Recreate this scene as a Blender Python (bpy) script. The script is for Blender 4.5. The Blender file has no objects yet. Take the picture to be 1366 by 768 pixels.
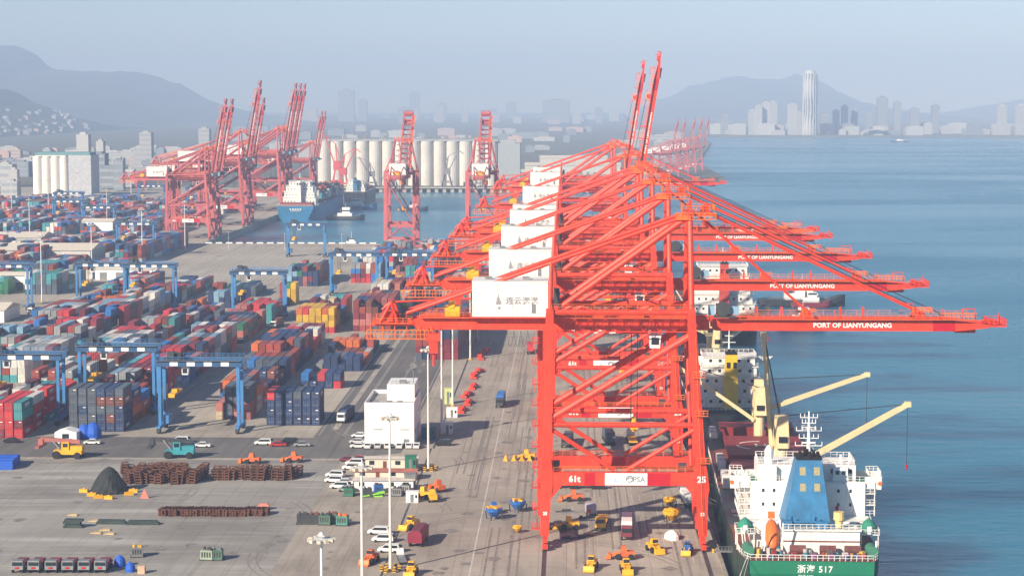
import bpy, math, random
from mathutils import Vector, Matrix
R = math.radians
random.seed(7)
S = bpy.context.scene
col = S.collection
# ---------------------------------------------------------------- camera, sky, sun, exposure
F_PX, CAM_H = 2656.0, 98.0
PITCH = math.atan(247 / F_PX)
YAW = math.atan(74 * math.cos(PITCH) / F_PX)
cd = bpy.data.cameras.new('camera'); cam = bpy.data.objects.new('camera', cd); col.objects.link(cam)
cam.location = (0, 0, CAM_H); cam.rotation_euler = (math.pi / 2 - PITCH, 0, YAW)
cd.sensor_width = 36; cd.lens = F_PX / 1366 * 36; cd.clip_start = 1; cd.clip_end = 60000
S.camera = cam
SUN_AZ, SUN_EL = 221.0, 28.0            # compass bearing the light comes from (0 = +Y, clockwise), elevation
w = bpy.data.worlds.new('World'); S.world = w; w.use_nodes = True
nt = w.node_tree; nt.nodes.clear()
sky = nt.nodes.new('ShaderNodeTexSky'); sky.sky_type = 'NISHITA'; sky.sun_disc = False
sky.sun_elevation = R(SUN_EL); sky.sun_rotation = R(SUN_AZ)
sky.altitude = 50; sky.air_density = 0.8; sky.dust_density = 0.05; sky.ozone_density = 3.0
bg = nt.nodes.new('ShaderNodeBackground'); bg.inputs[1].default_value = 0.068
ow = nt.nodes.new('ShaderNodeOutputWorld')
nt.links.new(sky.outputs[0], bg.inputs[0]); nt.links.new(bg.outputs[0], ow.inputs[0])
sd = bpy.data.lights.new('sun', 'SUN'); sun = bpy.data.objects.new('sun', sd); col.objects.link(sun)
sd.energy = 5.0; sd.angle = R(0.6); sd.color = (1.0, 0.87, 0.70)
az = R(SUN_AZ); el = R(SUN_EL)
sdir = Vector((math.sin(az) * math.cos(el), math.cos(az) * math.cos(el), math.sin(el)))
sun.rotation_euler = sdir.to_track_quat('Z', 'Y').to_euler()
sun.location = (-300, -300, 400)
vs = S.view_settings
vs.view_transform = 'Standard'; vs.look = 'None'; vs.gamma = 1; vs.use_curve_mapping = False; vs.exposure = 0.76
S.render.engine = 'CYCLES'
S.cycles.max_bounces = 6; S.cycles.volume_bounces = 0; S.cycles.diffuse_bounces = 2; S.cycles.glossy_bounces = 3
S.cycles.use_denoising = True
HAZE_DENSITY = 0.000175; HAZE_COLOR = (0.49, 0.665, 1.0)
# ---------------------------------------------------------------- pixel -> ground
RM = Matrix.Rotation(YAW, 3, 'Z') @ Matrix.Rotation(math.pi / 2 - PITCH, 3, 'X')
def G(px, py, z=0.0):
    d = RM @ Vector(((px - 683) / F_PX, -(py - 384) / F_PX, -1))
    t = (z - CAM_H) / d.z
    return Vector((d.x * t, d.y * t, z))
def AT(px, py, Y):
    d = RM @ Vector(((px - 683) / F_PX, -(py - 384) / F_PX, -1))
    t = Y / d.y
    return Vector((d.x * t, Y, CAM_H + d.z * t))
# ---------------------------------------------------------------- helpers
def tag(o, label=None, cat=None, group=None, kind=None):
    if label: o['label'] = label
    if cat: o['category'] = cat
    if group: o['group'] = group
    if kind: o['kind'] = kind
    return o
def empty(name, loc=(0, 0, 0), rz=0, label=None, cat=None, group=None, sc=1):
    o = bpy.data.objects.new(name, None); col.objects.link(o)
    o.empty_display_size = 0.5
    o.location = loc; o.rotation_euler = (0, 0, rz); o.scale = (sc, sc, sc)
    return tag(o, label, cat, group)
def copy_tree(o, parent=None):
    c = o.copy(); col.objects.link(c)
    if parent: c.parent = parent
    for ch in o.children: copy_tree(ch, c)
    return c
def place(proto, state, loc, rz=0, label=None, group=None, sc=1):
    """first use moves the prototype itself, later uses copy it"""
    o = proto if not state.get(proto.name) else copy_tree(proto)
    state[proto.name] = 1
    o.location = loc; o.rotation_euler = (0, 0, rz); o.scale = (sc, sc, sc)
    if label: o['label'] = label
    if group: o['group'] = group
    return o
USED = {}
class MB:
    def __init__(s): s.v = []; s.f = []; s.c = []; s.cc = None
    def _add(s, vs_, fs):
        n = len(s.v); s.v += [tuple(p) for p in vs_]
        s.f += [tuple(i + n for i in f) for f in fs]
        if s.cc is not None: s.c += [s.cc] * len(fs)
        return s
    def hexa(s, b, t):
        return s._add(list(b) + list(t), [(3, 2, 1, 0), (4, 5, 6, 7), (0, 1, 5, 4), (1, 2, 6, 5), (2, 3, 7, 6), (3, 0, 4, 7)])
    def box(s, x0, x1, y0, y1, z0, z1):
        return s.hexa([(x0, y0, z0), (x1, y0, z0), (x1, y1, z0), (x0, y1, z0)], [(x0, y0, z1), (x1, y0, z1), (x1, y1, z1), (x0, y1, z1)])
    def cbox(s, c, d, rz=0):
        hx, hy, hz = d[0] / 2, d[1] / 2, d[2] / 2; cs, sn = math.cos(rz), math.sin(rz)
        P = lambda x, y, z: (c[0] + x * cs - y * sn, c[1] + x * sn + y * cs, c[2] + z)
        q = [(-hx, -hy), (hx, -hy), (hx, hy), (-hx, hy)]
        return s.hexa([P(x, y, -hz) for x, y in q], [P(x, y, hz) for x, y in q])
    def taper(s, x0, x1, y0, y1, z0, X0, X1, Y0, Y1, z1):
        return s.hexa([(x0, y0, z0), (x1, y0, z0), (x1, y1, z0), (x0, y1, z0)], [(X0, Y0, z1), (X1, Y0, z1), (X1, Y1, z1), (X0, Y1, z1)])
    def beam(s, p0, p1, w, h=None):
        h = h or w; p0 = Vector(p0); p1 = Vector(p1); d = (p1 - p0).normalized()
        up = Vector((0, 0, 1)) if abs(d.z) < .95 else Vector((1, 0, 0))
        a = d.cross(up).normalized() * (w / 2); b = a.cross(d).normalized() * (h / 2)
        return s.hexa([p0 - a - b, p0 + a - b, p0 + a + b, p0 - a + b], [p1 - a - b, p1 + a - b, p1 + a + b, p1 - a + b])
    def tube(s, p0, p1, r0, r1=None, n=8, cap=True):
        r1 = r0 if r1 is None else r1; p0 = Vector(p0); p1 = Vector(p1); d = (p1 - p0).normalized()
        up = Vector((0, 0, 1)) if abs(d.z) < .95 else Vector((1, 0, 0))
        a = d.cross(up).normalized(); b = a.cross(d).normalized(); vs_ = []
        for p, r in ((p0, r0), (p1, r1)):
            for k in range(n):
                t = 2 * math.pi * k / n; vs_.append(p + a * (r * math.cos(t)) + b * (r * math.sin(t)))
        fs = [(k, (k + 1) % n, n + (k + 1) % n, n + k) for k in range(n)]
        if cap: fs += [tuple(range(n - 1, -1, -1)), tuple(range(n, 2 * n))]
        return s._add(vs_, fs)
    def loft(s, rings, cap=True):
        n = len(rings[0]); vs_ = [p for r in rings for p in r]; fs = []
        for i in range(len(rings) - 1):
            for k in range(n):
                fs.append((i * n + k, i * n + (k + 1) % n, (i + 1) * n + (k + 1) % n, (i + 1) * n + k))
        if cap: fs += [tuple(range(n - 1, -1, -1)), tuple(range((len(rings) - 1) * n, len(rings) * n))]
        return s._add(vs_, fs)
    def leg(s, rings, y0, wy):
        """rings: (z, xc, wx)"""
        return s.loft([[(x - wx / 2, y0 - wy / 2, z), (x + wx / 2, y0 - wy / 2, z), (x + wx / 2, y0 + wy / 2, z), (x - wx / 2, y0 + wy / 2, z)] for z, x, wx in rings])
    def prism(s, pts, d, axis='y', o=0.0):
        """extrude a polygon: axis y: pts are (x,z); axis x: pts are (y,z); axis z: pts are (x,y)"""
        n = len(pts)
        if axis == 'y': a = [(p[0], o, p[1]) for p in pts]; b = [(p[0], o + d, p[1]) for p in pts]
        elif axis == 'x': a = [(o, p[0], p[1]) for p in pts]; b = [(o + d, p[0], p[1]) for p in pts]
        else: a = [(p[0], p[1], o) for p in pts]; b = [(p[0], p[1], o + d) for p in pts]
        return s._add(a + b, [(k, (k + 1) % n, n + (k + 1) % n, n + k) for k in range(n)] + [tuple(range(n - 1, -1, -1)), tuple(range(n, 2 * n))])
    def rail(s, p0, p1, h=1.1, step=2.4, t=.07, mid=True):
        p0 = Vector(p0); p1 = Vector(p1); L = (p1 - p0).length; n = max(1, int(L / step)); u = Vector((0, 0, h))
        for k in range(n + 1):
            q = p0.lerp(p1, k / n); s.beam(q, q + u, t)
        s.beam(p0 + u, p1 + u, t)
        if mid: s.beam(p0 + u * .5, p1 + u * .5, t * .8)
        return s
    def railbox(s, x0, x1, y0, y1, z, h=1.1, step=2.4, t=.07):
        s.rail((x0, y0, z), (x1, y0, z), h, step, t); s.rail((x1, y0, z), (x1, y1, z), h, step, t)
        s.rail((x1, y1, z), (x0, y1, z), h, step, t); s.rail((x0, y1, z), (x0, y0, z), h, step, t); return s
    def wheel(s, c, r, w, n=12, ax='x'):
        d = Vector((w / 2, 0, 0)) if ax == 'x' else Vector((0, w / 2, 0))
        return s.tube(Vector(c) - d, Vector(c) + d, r, r, n)
    def mesh(s, name, mat, smooth=False):
        me = bpy.data.meshes.new(name); me.from_pydata(s.v, [], s.f); me.materials.append(mat)
        if s.c:
            at = me.color_attributes.new('Col', 'FLOAT_COLOR', 'CORNER'); i = 0
            buf = []
            for f, c in zip(s.f, s.c): buf += list(c) * len(f)
            at.data.foreach_set('color', buf)
        if smooth: me.polygons.foreach_set('use_smooth', [True] * len(me.polygons))
        me.update(); return me
    def build(s, name, mat, parent=None, loc=None, rot=None, smooth=False):
        o = bpy.data.objects.new(name, s.mesh(name, mat, smooth)); col.objects.link(o)
        if parent: o.parent = parent
        if loc: o.location = loc
        if rot: o.rotation_euler = rot
        return o
DG = None
TXT = {}
def text(s, size, mat, parent, loc, rot=(math.pi / 2, 0, 0), name='lettering', bold=.02, ext=.02, align='CENTER', sp=1.0):
    key = (s, size, mat.name, bold, align, sp)
    if key not in TXT:
        cu = bpy.data.curves.new('t', 'FONT'); cu.body = s; cu.size = size; cu.extrude = ext; cu.offset = bold * size
        cu.align_x = align; cu.align_y = 'CENTER'; cu.resolution_u = 2; cu.space_character = sp
        o = bpy.data.objects.new('t', cu); col.objects.link(o)
        bpy.context.view_layer.update()
        me = bpy.data.meshes.new_from_object(o.evaluated_get(bpy.context.evaluated_depsgraph_get()))
        me.materials.clear(); me.materials.append(mat); me.name = 'lettering'
        bpy.data.objects.remove(o); TXT[key] = me
    o = bpy.data.objects.new(name, TXT[key]); col.objects.link(o); o.parent = parent; o.location = loc; o.rotation_euler = rot
    return o
# ---------------------------------------------------------------- materials
MATS = {}
def M(name, c, rough=.55, metal=0, var=.18, scale=.35, rnd=0, bump=0, dirt=0, attr=None, spec=.4):
    if name in MATS: return MATS[name]
    m = bpy.data.materials.new(name); m.use_nodes = True; t = m.node_tree; N = t.nodes; L = t.links
    b = N['Principled BSDF']; b.inputs['Roughness'].default_value = rough; b.inputs['Metallic'].default_value = metal
    b.inputs['Specular IOR Level'].default_value = spec
    tc = N.new('ShaderNodeTexCoord')
    nz = N.new('ShaderNodeTexNoise'); nz.inputs['Scale'].default_value = scale; nz.inputs['Detail'].default_value = 5; nz.inputs['Roughness'].default_value = .65
    L.new(tc.outputs['Object'], nz.inputs['Vector'])
    mr = N.new('ShaderNodeMapRange'); mr.inputs[1].default_value = .3; mr.inputs[2].default_value = .7
    mr.inputs[3].default_value = 1 - var; mr.inputs[4].default_value = 1 + var
    L.new(nz.outputs[0], mr.inputs[0]); fac = mr.outputs[0]
    if rnd:
        oi = N.new('ShaderNodeObjectInfo'); m2 = N.new('ShaderNodeMapRange'); m2.inputs[3].default_value = 1 - rnd; m2.inputs[4].default_value = 1 + rnd
        L.new(oi.outputs['Random'], m2.inputs[0]); mm = N.new('ShaderNodeMath'); mm.operation = 'MULTIPLY'
        L.new(fac, mm.inputs[0]); L.new(m2.outputs[0], mm.inputs[1]); fac = mm.outputs[0]
    vm = N.new('ShaderNodeVectorMath'); vm.operation = 'SCALE'
    if attr:
        a = N.new('ShaderNodeAttribute'); a.attribute_name = attr; L.new(a.outputs['Color'], vm.inputs[0])
    else: vm.inputs[0].default_value = c
    L.new(fac, vm.inputs['Scale']); out = vm.outputs[0]
    if dirt:
        mp = N.new('ShaderNodeMapping'); mp.inputs['Scale'].default_value = (1.6, 1.6, .18); L.new(tc.outputs['Object'], mp.inputs[0])
        n2 = N.new('ShaderNodeTexNoise'); n2.inputs['Scale'].default_value = 1.2; n2.inputs['Detail'].default_value = 6; L.new(mp.outputs[0], n2.inputs['Vector'])
        r2 = N.new('ShaderNodeMapRange'); r2.inputs[1].default_value = .52; r2.inputs[2].default_value = .75; r2.inputs[3].default_value = 0; r2.inputs[4].default_value = dirt
        L.new(n2.outputs[0], r2.inputs[0]); mx = N.new('ShaderNodeMix'); mx.data_type = 'RGBA'; L.new(r2.outputs[0], mx.inputs[0]); L.new(out, mx.inputs[6])
        mx.inputs[7].default_value = (.13, .085, .06, 1); out = mx.outputs[2]
    L.new(out, b.inputs['Base Color'])
    if bump:
        bp = N.new('ShaderNodeBump'); bp.inputs['Strength'].default_value = bump; bp.inputs['Distance'].default_value = .1
        n3 = N.new('ShaderNodeTexNoise'); n3.inputs['Scale'].default_value = scale * 6; L.new(tc.outputs['Object'], n3.inputs['Vector'])
        L.new(n3.outputs[0], bp.inputs['Height']); L.new(bp.outputs[0], b.inputs['Normal'])
    MATS[name] = m; return m
HRED = M('haze_tinted_crane_red', (.50, .115, .125), .6, var=.12, scale=.12, rnd=.08, dirt=.3)  # older cranes' red, with extra haze mixed into the colour
RED = M('crane_red', (.80, .052, .022), .48, var=.26, scale=.4, rnd=.06, dirt=.55)
DRED = M('crane_dark_red', (.50, .003, .014), .55, var=.1)
ORG = M('rail_orange', (.82, .17, .03), .5, var=.2)
YEL = M('machine_yellow', (.80, .42, .02), .45, var=.15, scale=1, dirt=.35)
WHT = M('white_paint', (.80, .79, .75), .5, var=.07, scale=.4, dirt=.26)
CWHT = M('clean_white', (.82, .82, .80), .45, var=.03)
GLS = M('dark_glass', (.02, .03, .04), .12, var=.1, spec=.6)
BLK = M('black_rubber', (.018, .018, .02), .8, var=.3, scale=2)
STL = M('grey_steel', (.24, .25, .26), .5, metal=.3, var=.2, dirt=.3)
DST = M('dark_steel', (.05, .055, .06), .55, var=.25, dirt=.3)
GAL = M('mast_grey', (.70, .70, .67), .45, var=.06)
RBLU = M('gantry_blue', (.05, .21, .48), .5, var=.2, scale=.2, rnd=.1, dirt=.3)
RUST = M('rusty_steel', (.115, .045, .026), .85, var=.5, scale=.8)
BLUE = M('blue_paint', (.025, .14, .48), .45, var=.2, scale=.6, dirt=.2)
GRN = M('green_paint', (.02, .17, .09), .5, var=.2, dirt=.2)
LTR = M('letter_white', (.85, .85, .83), .5, var=.03)
HGY = M('house_print', (.30, .30, .34), .6, var=.1)
LGY = M('letter_grey', (.25, .28, .34), .5, var=.05)
ROPE = M('rope_dark', (.03, .03, .035), .7, var=.1)
# ---------------------------------------------------------------- setting: sea, land, roads
WATER_Z = -5.0
QX = 33.8                # quay edge of the main pier
LQX = -255.0             # edge of the basin's other quay
PIER_END, SILO_Y = 1385.0, 2300.0
def water_mat():
    m = bpy.data.materials.new('sea_water'); m.use_nodes = True; t = m.node_tree; N = t.nodes; L = t.links; b = N['Principled BSDF']
    b.inputs['Roughness'].default_value = .22; b.inputs['IOR'].default_value = 1.45
    b.subsurface_method = 'BURLEY'; b.inputs['Subsurface Weight'].default_value = 1.0; b.inputs['Subsurface Radius'].default_value = (1, 1, 1); b.inputs['Subsurface Scale'].default_value = 45.0
    g = N.new('ShaderNodeNewGeometry')
    n1 = N.new('ShaderNodeTexNoise'); n1.inputs['Scale'].default_value = .0042; n1.inputs['Detail'].default_value = 4
    mp = N.new('ShaderNodeMapping'); mp.inputs['Scale'].default_value = (.35, 1, 1); L.new(g.outputs['Position'], mp.inputs[0]); L.new(mp.outputs[0], n1.inputs['Vector'])
    cr = N.new('ShaderNodeValToRGB'); cr.color_ramp.elements[0].position = .36; cr.color_ramp.elements[1].position = .66
    cr.color_ramp.elements[0].color = (.006, .150, .255, 1); cr.color_ramp.elements[1].color = (.016, .205, .325, 1)
    L.new(n1.outputs[0], cr.inputs[0]); L.new(cr.outputs[0], b.inputs['Base Color'])
    r = N.new('ShaderNodeMapRange'); r.inputs[1].default_value = .4; r.inputs[2].default_value = .62; r.inputs[3].default_value = .34; r.inputs[4].default_value = .18
    L.new(n1.outputs[0], r.inputs[0]); L.new(r.outputs[0], b.inputs['Roughness'])
    mp2 = N.new('ShaderNodeMapping'); mp2.inputs['Scale'].default_value = (.35, 1, 1); mp2.inputs['Rotation'].default_value = (0, 0, R(12)); L.new(g.outputs['Position'], mp2.inputs[0])
    n2 = N.new('ShaderNodeTexNoise'); n2.inputs['Scale'].default_value = .16; n2.inputs['Detail'].default_value = 7; n2.inputs['Roughness'].default_value = .62
    L.new(mp2.outputs[0], n2.inputs['Vector'])
    bp = N.new('ShaderNodeBump'); bp.inputs['Distance'].default_value = 2.4
    r3 = N.new('ShaderNodeMapRange'); r3.inputs[1].default_value = .38; r3.inputs[2].default_value = .62; r3.inputs[3].default_value = .55; r3.inputs[4].default_value = .8
    L.new(n1.outputs[0], r3.inputs[0]); L.new(r3.outputs[0], bp.inputs['Strength'])
    L.new(n2.outputs[0], bp.inputs['Height']); L.new(bp.outputs[0], b.inputs['Normal'])
    return m
def ground_mat(name, c1, c2, c3, sx=1.0, sy=.25, streak=.5):
    """worn concrete: broad patches, streaks of tyre wear, spots and cracks"""
    m = bpy.data.materials.new(name); m.use_nodes = True; t = m.node_tree; N = t.nodes; L = t.links; b = N['Principled BSDF']
    b.inputs['Roughness'].default_value = .85; b.inputs['Specular IOR Level'].default_value = .25
    g = N.new('ShaderNodeNewGeometry')
    def noise(sc, det, mapping=None, rough=.6):
        n = N.new('ShaderNodeTexNoise'); n.inputs['Scale'].default_value = sc; n.inputs['Detail'].default_value = det; n.inputs['Roughness'].default_value = rough
        if mapping:
            mp = N.new('ShaderNodeMapping'); mp.inputs['Scale'].default_value = mapping; L.new(g.outputs['Position'], mp.inputs[0]); L.new(mp.outputs[0], n.inputs['Vector'])
        else: L.new(g.outputs['Position'], n.inputs['Vector'])
        return n.outputs[0]
    def mix(fac, a, b_, lo, hi, mx=1.0):
        r = N.new('ShaderNodeMapRange'); r.inputs[1].default_value = lo; r.inputs[2].default_value = hi; r.inputs[4].default_value = mx
        L.new(fac, r.inputs[0]); x = N.new('ShaderNodeMix'); x.data_type = 'RGBA'; L.new(r.outputs[0], x.inputs[0])
        for i, v in ((6, a), (7, b_)):
            if isinstance(v, tuple): x.inputs[i].default_value = v + (1,)
            else: L.new(v, x.inputs[i])
        return x.outputs[2]
    o = mix(noise(.018, 4), c1, c2, .38, .62)
    o = mix(noise(.12, 5, (sx, sy, 1)), o, c3, .50, .72, streak)
    o = mix(noise(.55, 4, (1, .02, 1), .6), o, tuple(x * .6 for x in c1), .54, .70, .45)
    o = mix(noise(.7, 6, (1, 1, 1), .7), o, tuple(x * .55 for x in c1), .60, .78, .55)
    o = mix(noise(.045, 6, (1, .3, 1), .7), o, tuple(x * 1.35 for x in c1), .57, .75, .55)
    br = N.new('ShaderNodeTexBrick'); br.offset = 0; br.inputs['Scale'].default_value = 1; br.inputs['Mortar Size'].default_value = .09; br.inputs['Brick Width'].default_value = 6; br.inputs['Row Height'].default_value = 5
    br.inputs['Color1'].default_value = (1, 1, 1, 1); br.inputs['Color2'].default_value = (.90, .90, .90, 1); br.inputs['Mortar'].default_value = (.62, .62, .62, 1)
    L.new(g.outputs['Position'], br.inputs['Vector'])
    mu = N.new('ShaderNodeMix'); mu.data_type = 'RGBA'; mu.blend_type = 'MULTIPLY'; mu.inputs[0].default_value = .8; L.new(o, mu.inputs[6]); L.new(br.outputs['Color'], mu.inputs[7])
    L.new(mu.outputs[2], b.inputs['Base Color'])
    bp = N.new('ShaderNodeBump'); bp.inputs['Strength'].default_value = .25; bp.inputs['Distance'].default_value = .05
    L.new(noise(2.5, 4), bp.inputs['Height']); L.new(bp.outputs[0], b.inputs['Normal'])
    return m
CONC = ground_mat('quay_concrete', (.345, .305, .258), (.44, .395, .335), (.150, .132, .117))
YCON = ground_mat('yard_concrete', (.37, .33, .278), (.47, .425, .36), (.19, .168, .145), 1.0, .06, .7)
WCON = ground_mat('lot_concrete', (.35, .335, .308), (.235, .222, .205), (.52, .50, .47), .10, 1.0, .8)
ASPH = ground_mat('asphalt', (.13, .124, .122), (.17, .161, .155), (.24, .225, .205), 1.0, .04, .6)
PLAIN = ground_mat('far_land', (.14, .15, .12), (.20, .19, .16), (.09, .11, .07), 1, 1, .6)
PAINT = M('road_paint', (.50, .48, .44), .8, var=.25, scale=.6)
def sheet(name, pts, z, mat, parent=None):
    m = MB(); m._add([(p[0], p[1], z) for p in pts], [tuple(range(len(pts)))])
    o = m.build(name, mat, parent)
    if not parent: tag(o, kind='structure')
    return o
def slab(name, pts, ztop, zbot, mat):
    m = MB(); m.prism(pts, ztop - zbot, 'z', zbot); return tag(m.build(name, mat), kind='structure')
sheet('sea', [(-9000, -500), (14000, -500), (14000, 19000), (-9000, 19000)], WATER_Z, water_mat())
slab('quay_ground', [(-2600, -200), (QX, -200), (QX, PIER_END), (LQX - .0, PIER_END), (-2600, PIER_END)], 0, -9, CONC)
slab('basin_terminal_ground', [(-2600, PIER_END), (LQX, PIER_END), (LQX, SILO_Y), (-2600, SILO_Y)], 0, -9, YCON)
slab('far_shore_ground', [(-8800, SILO_Y), (60, SILO_Y), (60, 2560), (205, 2620), (215, 3300), (360, 5000), (360, 5950), (14000 - 100, 5950), (13900, 18800), (-8800, 18800)], .8, -9, PLAIN)
slab('near_city_ground', [(-8800, 900), (-2600, 900), (-2600, SILO_Y), (-8800, SILO_Y)], .4, -9, PLAIN)
# sheets laid on the quay
sheet('yard_ground', [(-700, 590), (-74.5, 590), (-74.5, PIER_END - 8), (-700, PIER_END - 8)], .004, YCON)
sheet('storage_lot_ground', [(-400, 300), (-62, 300), (-62, 540), (-400, 540)], .004, WCON)
sheet('yard_road', [(-74.5, 577), (-46.5, 577), (-46.5, 1370), (-74.5, 1370)], .004, ASPH)
sheet('cross_road', [(-400, 543), (-62, 543), (-46.5, 552), (-46.5, 577), (-400, 577)], .008, ASPH)
mk = MB()
for x in (-73.4, -66.2, -65.6, -58.6, -54.2, -53.6, -47.4):
    for k in range(40):
        y = 582 + k * 19.5; mk.box(x - .08, x + .08, y, y + 19.4 if x in (-73.4, -47.4, -66.2, -65.6) else y + 9, .012, .016)
mk.box(-20.4, -20.05, -100, 1380, .004, .008)
for x in (-58, -44.5): mk.box(x - .1, x + .1, 578, 760, .02, .024)
for k in range(16):
    x = 1.5 + k * 1.85
    if k % 3 != 1:
        for j in range(60):
            y = 420 + j * 16; mk.box(x - .07, x + .07, y, y + 11, .004, .008)
tag(mk.build('road_markings', PAINT), kind='structure')
rl = MB()
for x in (-4.8, 30.2):
    for dx in (-.35, .35): rl.box(x + dx - .09, x + dx + .09, -150, PIER_END - 6, .0, .07)
    rl.box(x - .26, x + .26, -150, PIER_END - 6, .001, .02)
tag(rl.build('crane_rail', DST), kind='structure')
tr = MB(); tr.box(-38.8, -38.3, -100, 560, .002, .012); tr.box(-38.2, -37.6, 560, 1300, .002, .012)
for (a, b) in (((627, 735), (775, 700)), ((0, 620), (140, 615))):
    p, q = G(*a), G(*b); tr.beam((p.x, p.y, .012), (q.x, q.y, .012), .35, .01)  # thin dark slanting strips across the quay and the lot
tag(tr.build('drain_and_strips', DST), kind='structure')
# quay edge: coping, fenders, bollards
cp = MB(); cp.box(QX - .9, QX - .1, -150, PIER_END, 0, .28)
tag(cp.build('quay_coping', M('coping_concrete', (.30, .27, .23), .9, var=.3, bump=.3)), kind='structure')
bol = MB(); bol.tube((0, 0, 0), (0, 0, .55), .26, .22, 10); bol.tube((0, 0, .55), (0, 0, .75), .38, .34, 10)
bo = tag(bol.build('mooring_bollard', YEL), 'squat yellow mooring bollard on the pier edge beside the ships', 'bollard', 'bollards along the pier edge')
for k in range(22): place(bo, USED, (QX - 1.6, 405 + k * 25, 0))
fe = MB(); fe.box(-.0, .55, -.8, .8, -4.2, -.5); fe.tube((0.55, 0, -1.2), (.85, 0, -1.2), .55, .55, 10); fe.tube((0.55, 0, -3.2), (.85, 0, -3.2), .55, .55, 10)
fo = tag(fe.build('quay_fender', BLK), 'black rubber fender on the pier face', 'fender', 'fenders on the pier face')
for k in range(18): place(fo, USED, (QX + .002, 392 + k * 30, 0))
# pale runway strips of the empty block by the basin
st = MB()
for k in range(27): x = -228 + k * 3.05; st.box(x, x + 1.15, 1085, 1352, .008, .05)
tag(st.build('block_runway_strips', M('pale_strip', (.46, .43, .38), .85, var=.2)), kind='structure')
kb = MB().box(0, 4.5, -1.2, -.5, 0, .8)
ko = tag(kb.build('kerb_block', CWHT), 'white kerb block in the row along the basin edge', 'kerb', 'kerb blocks along the basin edge')
for k in range(30): place(ko, USED, (-253 + k * 7.2, PIER_END, 0))
rw = MB()
for x0 in (-93.4, -121.5, -154, -179, -211.5, -235.5):
    for dx in (0, 23.6): rw.box(x0 + dx - .9, x0 + dx + .9, 592, 1080, .009, .013)
tag(rw.build('gantry_runways', M('runway_concrete', (.36, .33, .29), .9, var=.25, scale=.1)), kind='structure')

# tyre marks and oil stains
rt = random.Random(17); tm = MB(); sm_ = MB()
def arc(cx, cy, r, a0, a1, w_, z):
    n = 14; L_ = [(cx + r * math.cos(a0 + (a1 - a0) * k / n), cy + r * math.sin(a0 + (a1 - a0) * k / n)) for k in range(n + 1)]
    I_ = [(cx + (r - w_) * math.cos(a0 + (a1 - a0) * k / n), cy + (r - w_) * math.sin(a0 + (a1 - a0) * k / n)) for k in range(n + 1)]
    tm._add([(p[0], p[1], z) for p in L_ + I_], [(k, k + 1, n + 2 + k, n + 1 + k) for k in range(n)])
for i in range(46):
    if i < 26: cx, cy = rt.uniform(-150, -45), rt.uniform(370, 545)
    else: cx, cy = rt.uniform(-32, 26), rt.uniform(395, 640)
    r = rt.uniform(12, 60); a0 = rt.uniform(0, 6.28); a1 = a0 + rt.uniform(.3, 1.1)
    for q in (0, 1.9): arc(cx, cy, r + q, a0, a1, rt.uniform(.28, .5), .0135 + i * .0002)
for i in range(40):          # straight wheel tracks along the quay lanes
    x = rt.choice((2.4, 6, 9.8, 13.5, 17, 20.8, 24.4, -9, -13, -17, -25, -29)) + rt.uniform(-.5, .5); y = rt.uniform(390, 760); L_ = rt.uniform(25, 120)
    for q in (0, 1.9): tm._add([(x + q, y, .0235 + i * .0002), (x + q + .4, y, .0235 + i * .0002), (x + q + .4 + rt.uniform(-1, 1) * .3, y + L_, .0235 + i * .0002), (x + q, y + L_, .0235 + i * .0002)], [(0, 1, 2, 3)])
tag(tm.build('tyre_marks', M('tyre_rubber_mark', (.235, .21, .185), .9, var=.4, scale=.6)), kind='structure')
for i in range(120):
    if i < 60: cx, cy = rt.uniform(-150, -45), rt.uniform(370, 545)
    else: cx, cy = rt.uniform(-34, 26), rt.uniform(395, 640)
    r = rt.uniform(.4, 1.7); n = 12; ph = rt.uniform(0, 6)
    sm_._add([(cx + r * (1 + .35 * math.sin(3 * k + ph)) * math.cos(2 * math.pi * k / n), cy + 1.2 * r * (1 + .3 * math.sin(2 * k + ph)) * math.sin(2 * math.pi * k / n), .0325 + i * .0001) for k in range(n)], [tuple(range(n))])
tag(sm_.build('oil_stains', M('oil_stain', (.22, .20, .18), .7, var=.4, scale=.8)), kind='structure')
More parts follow.
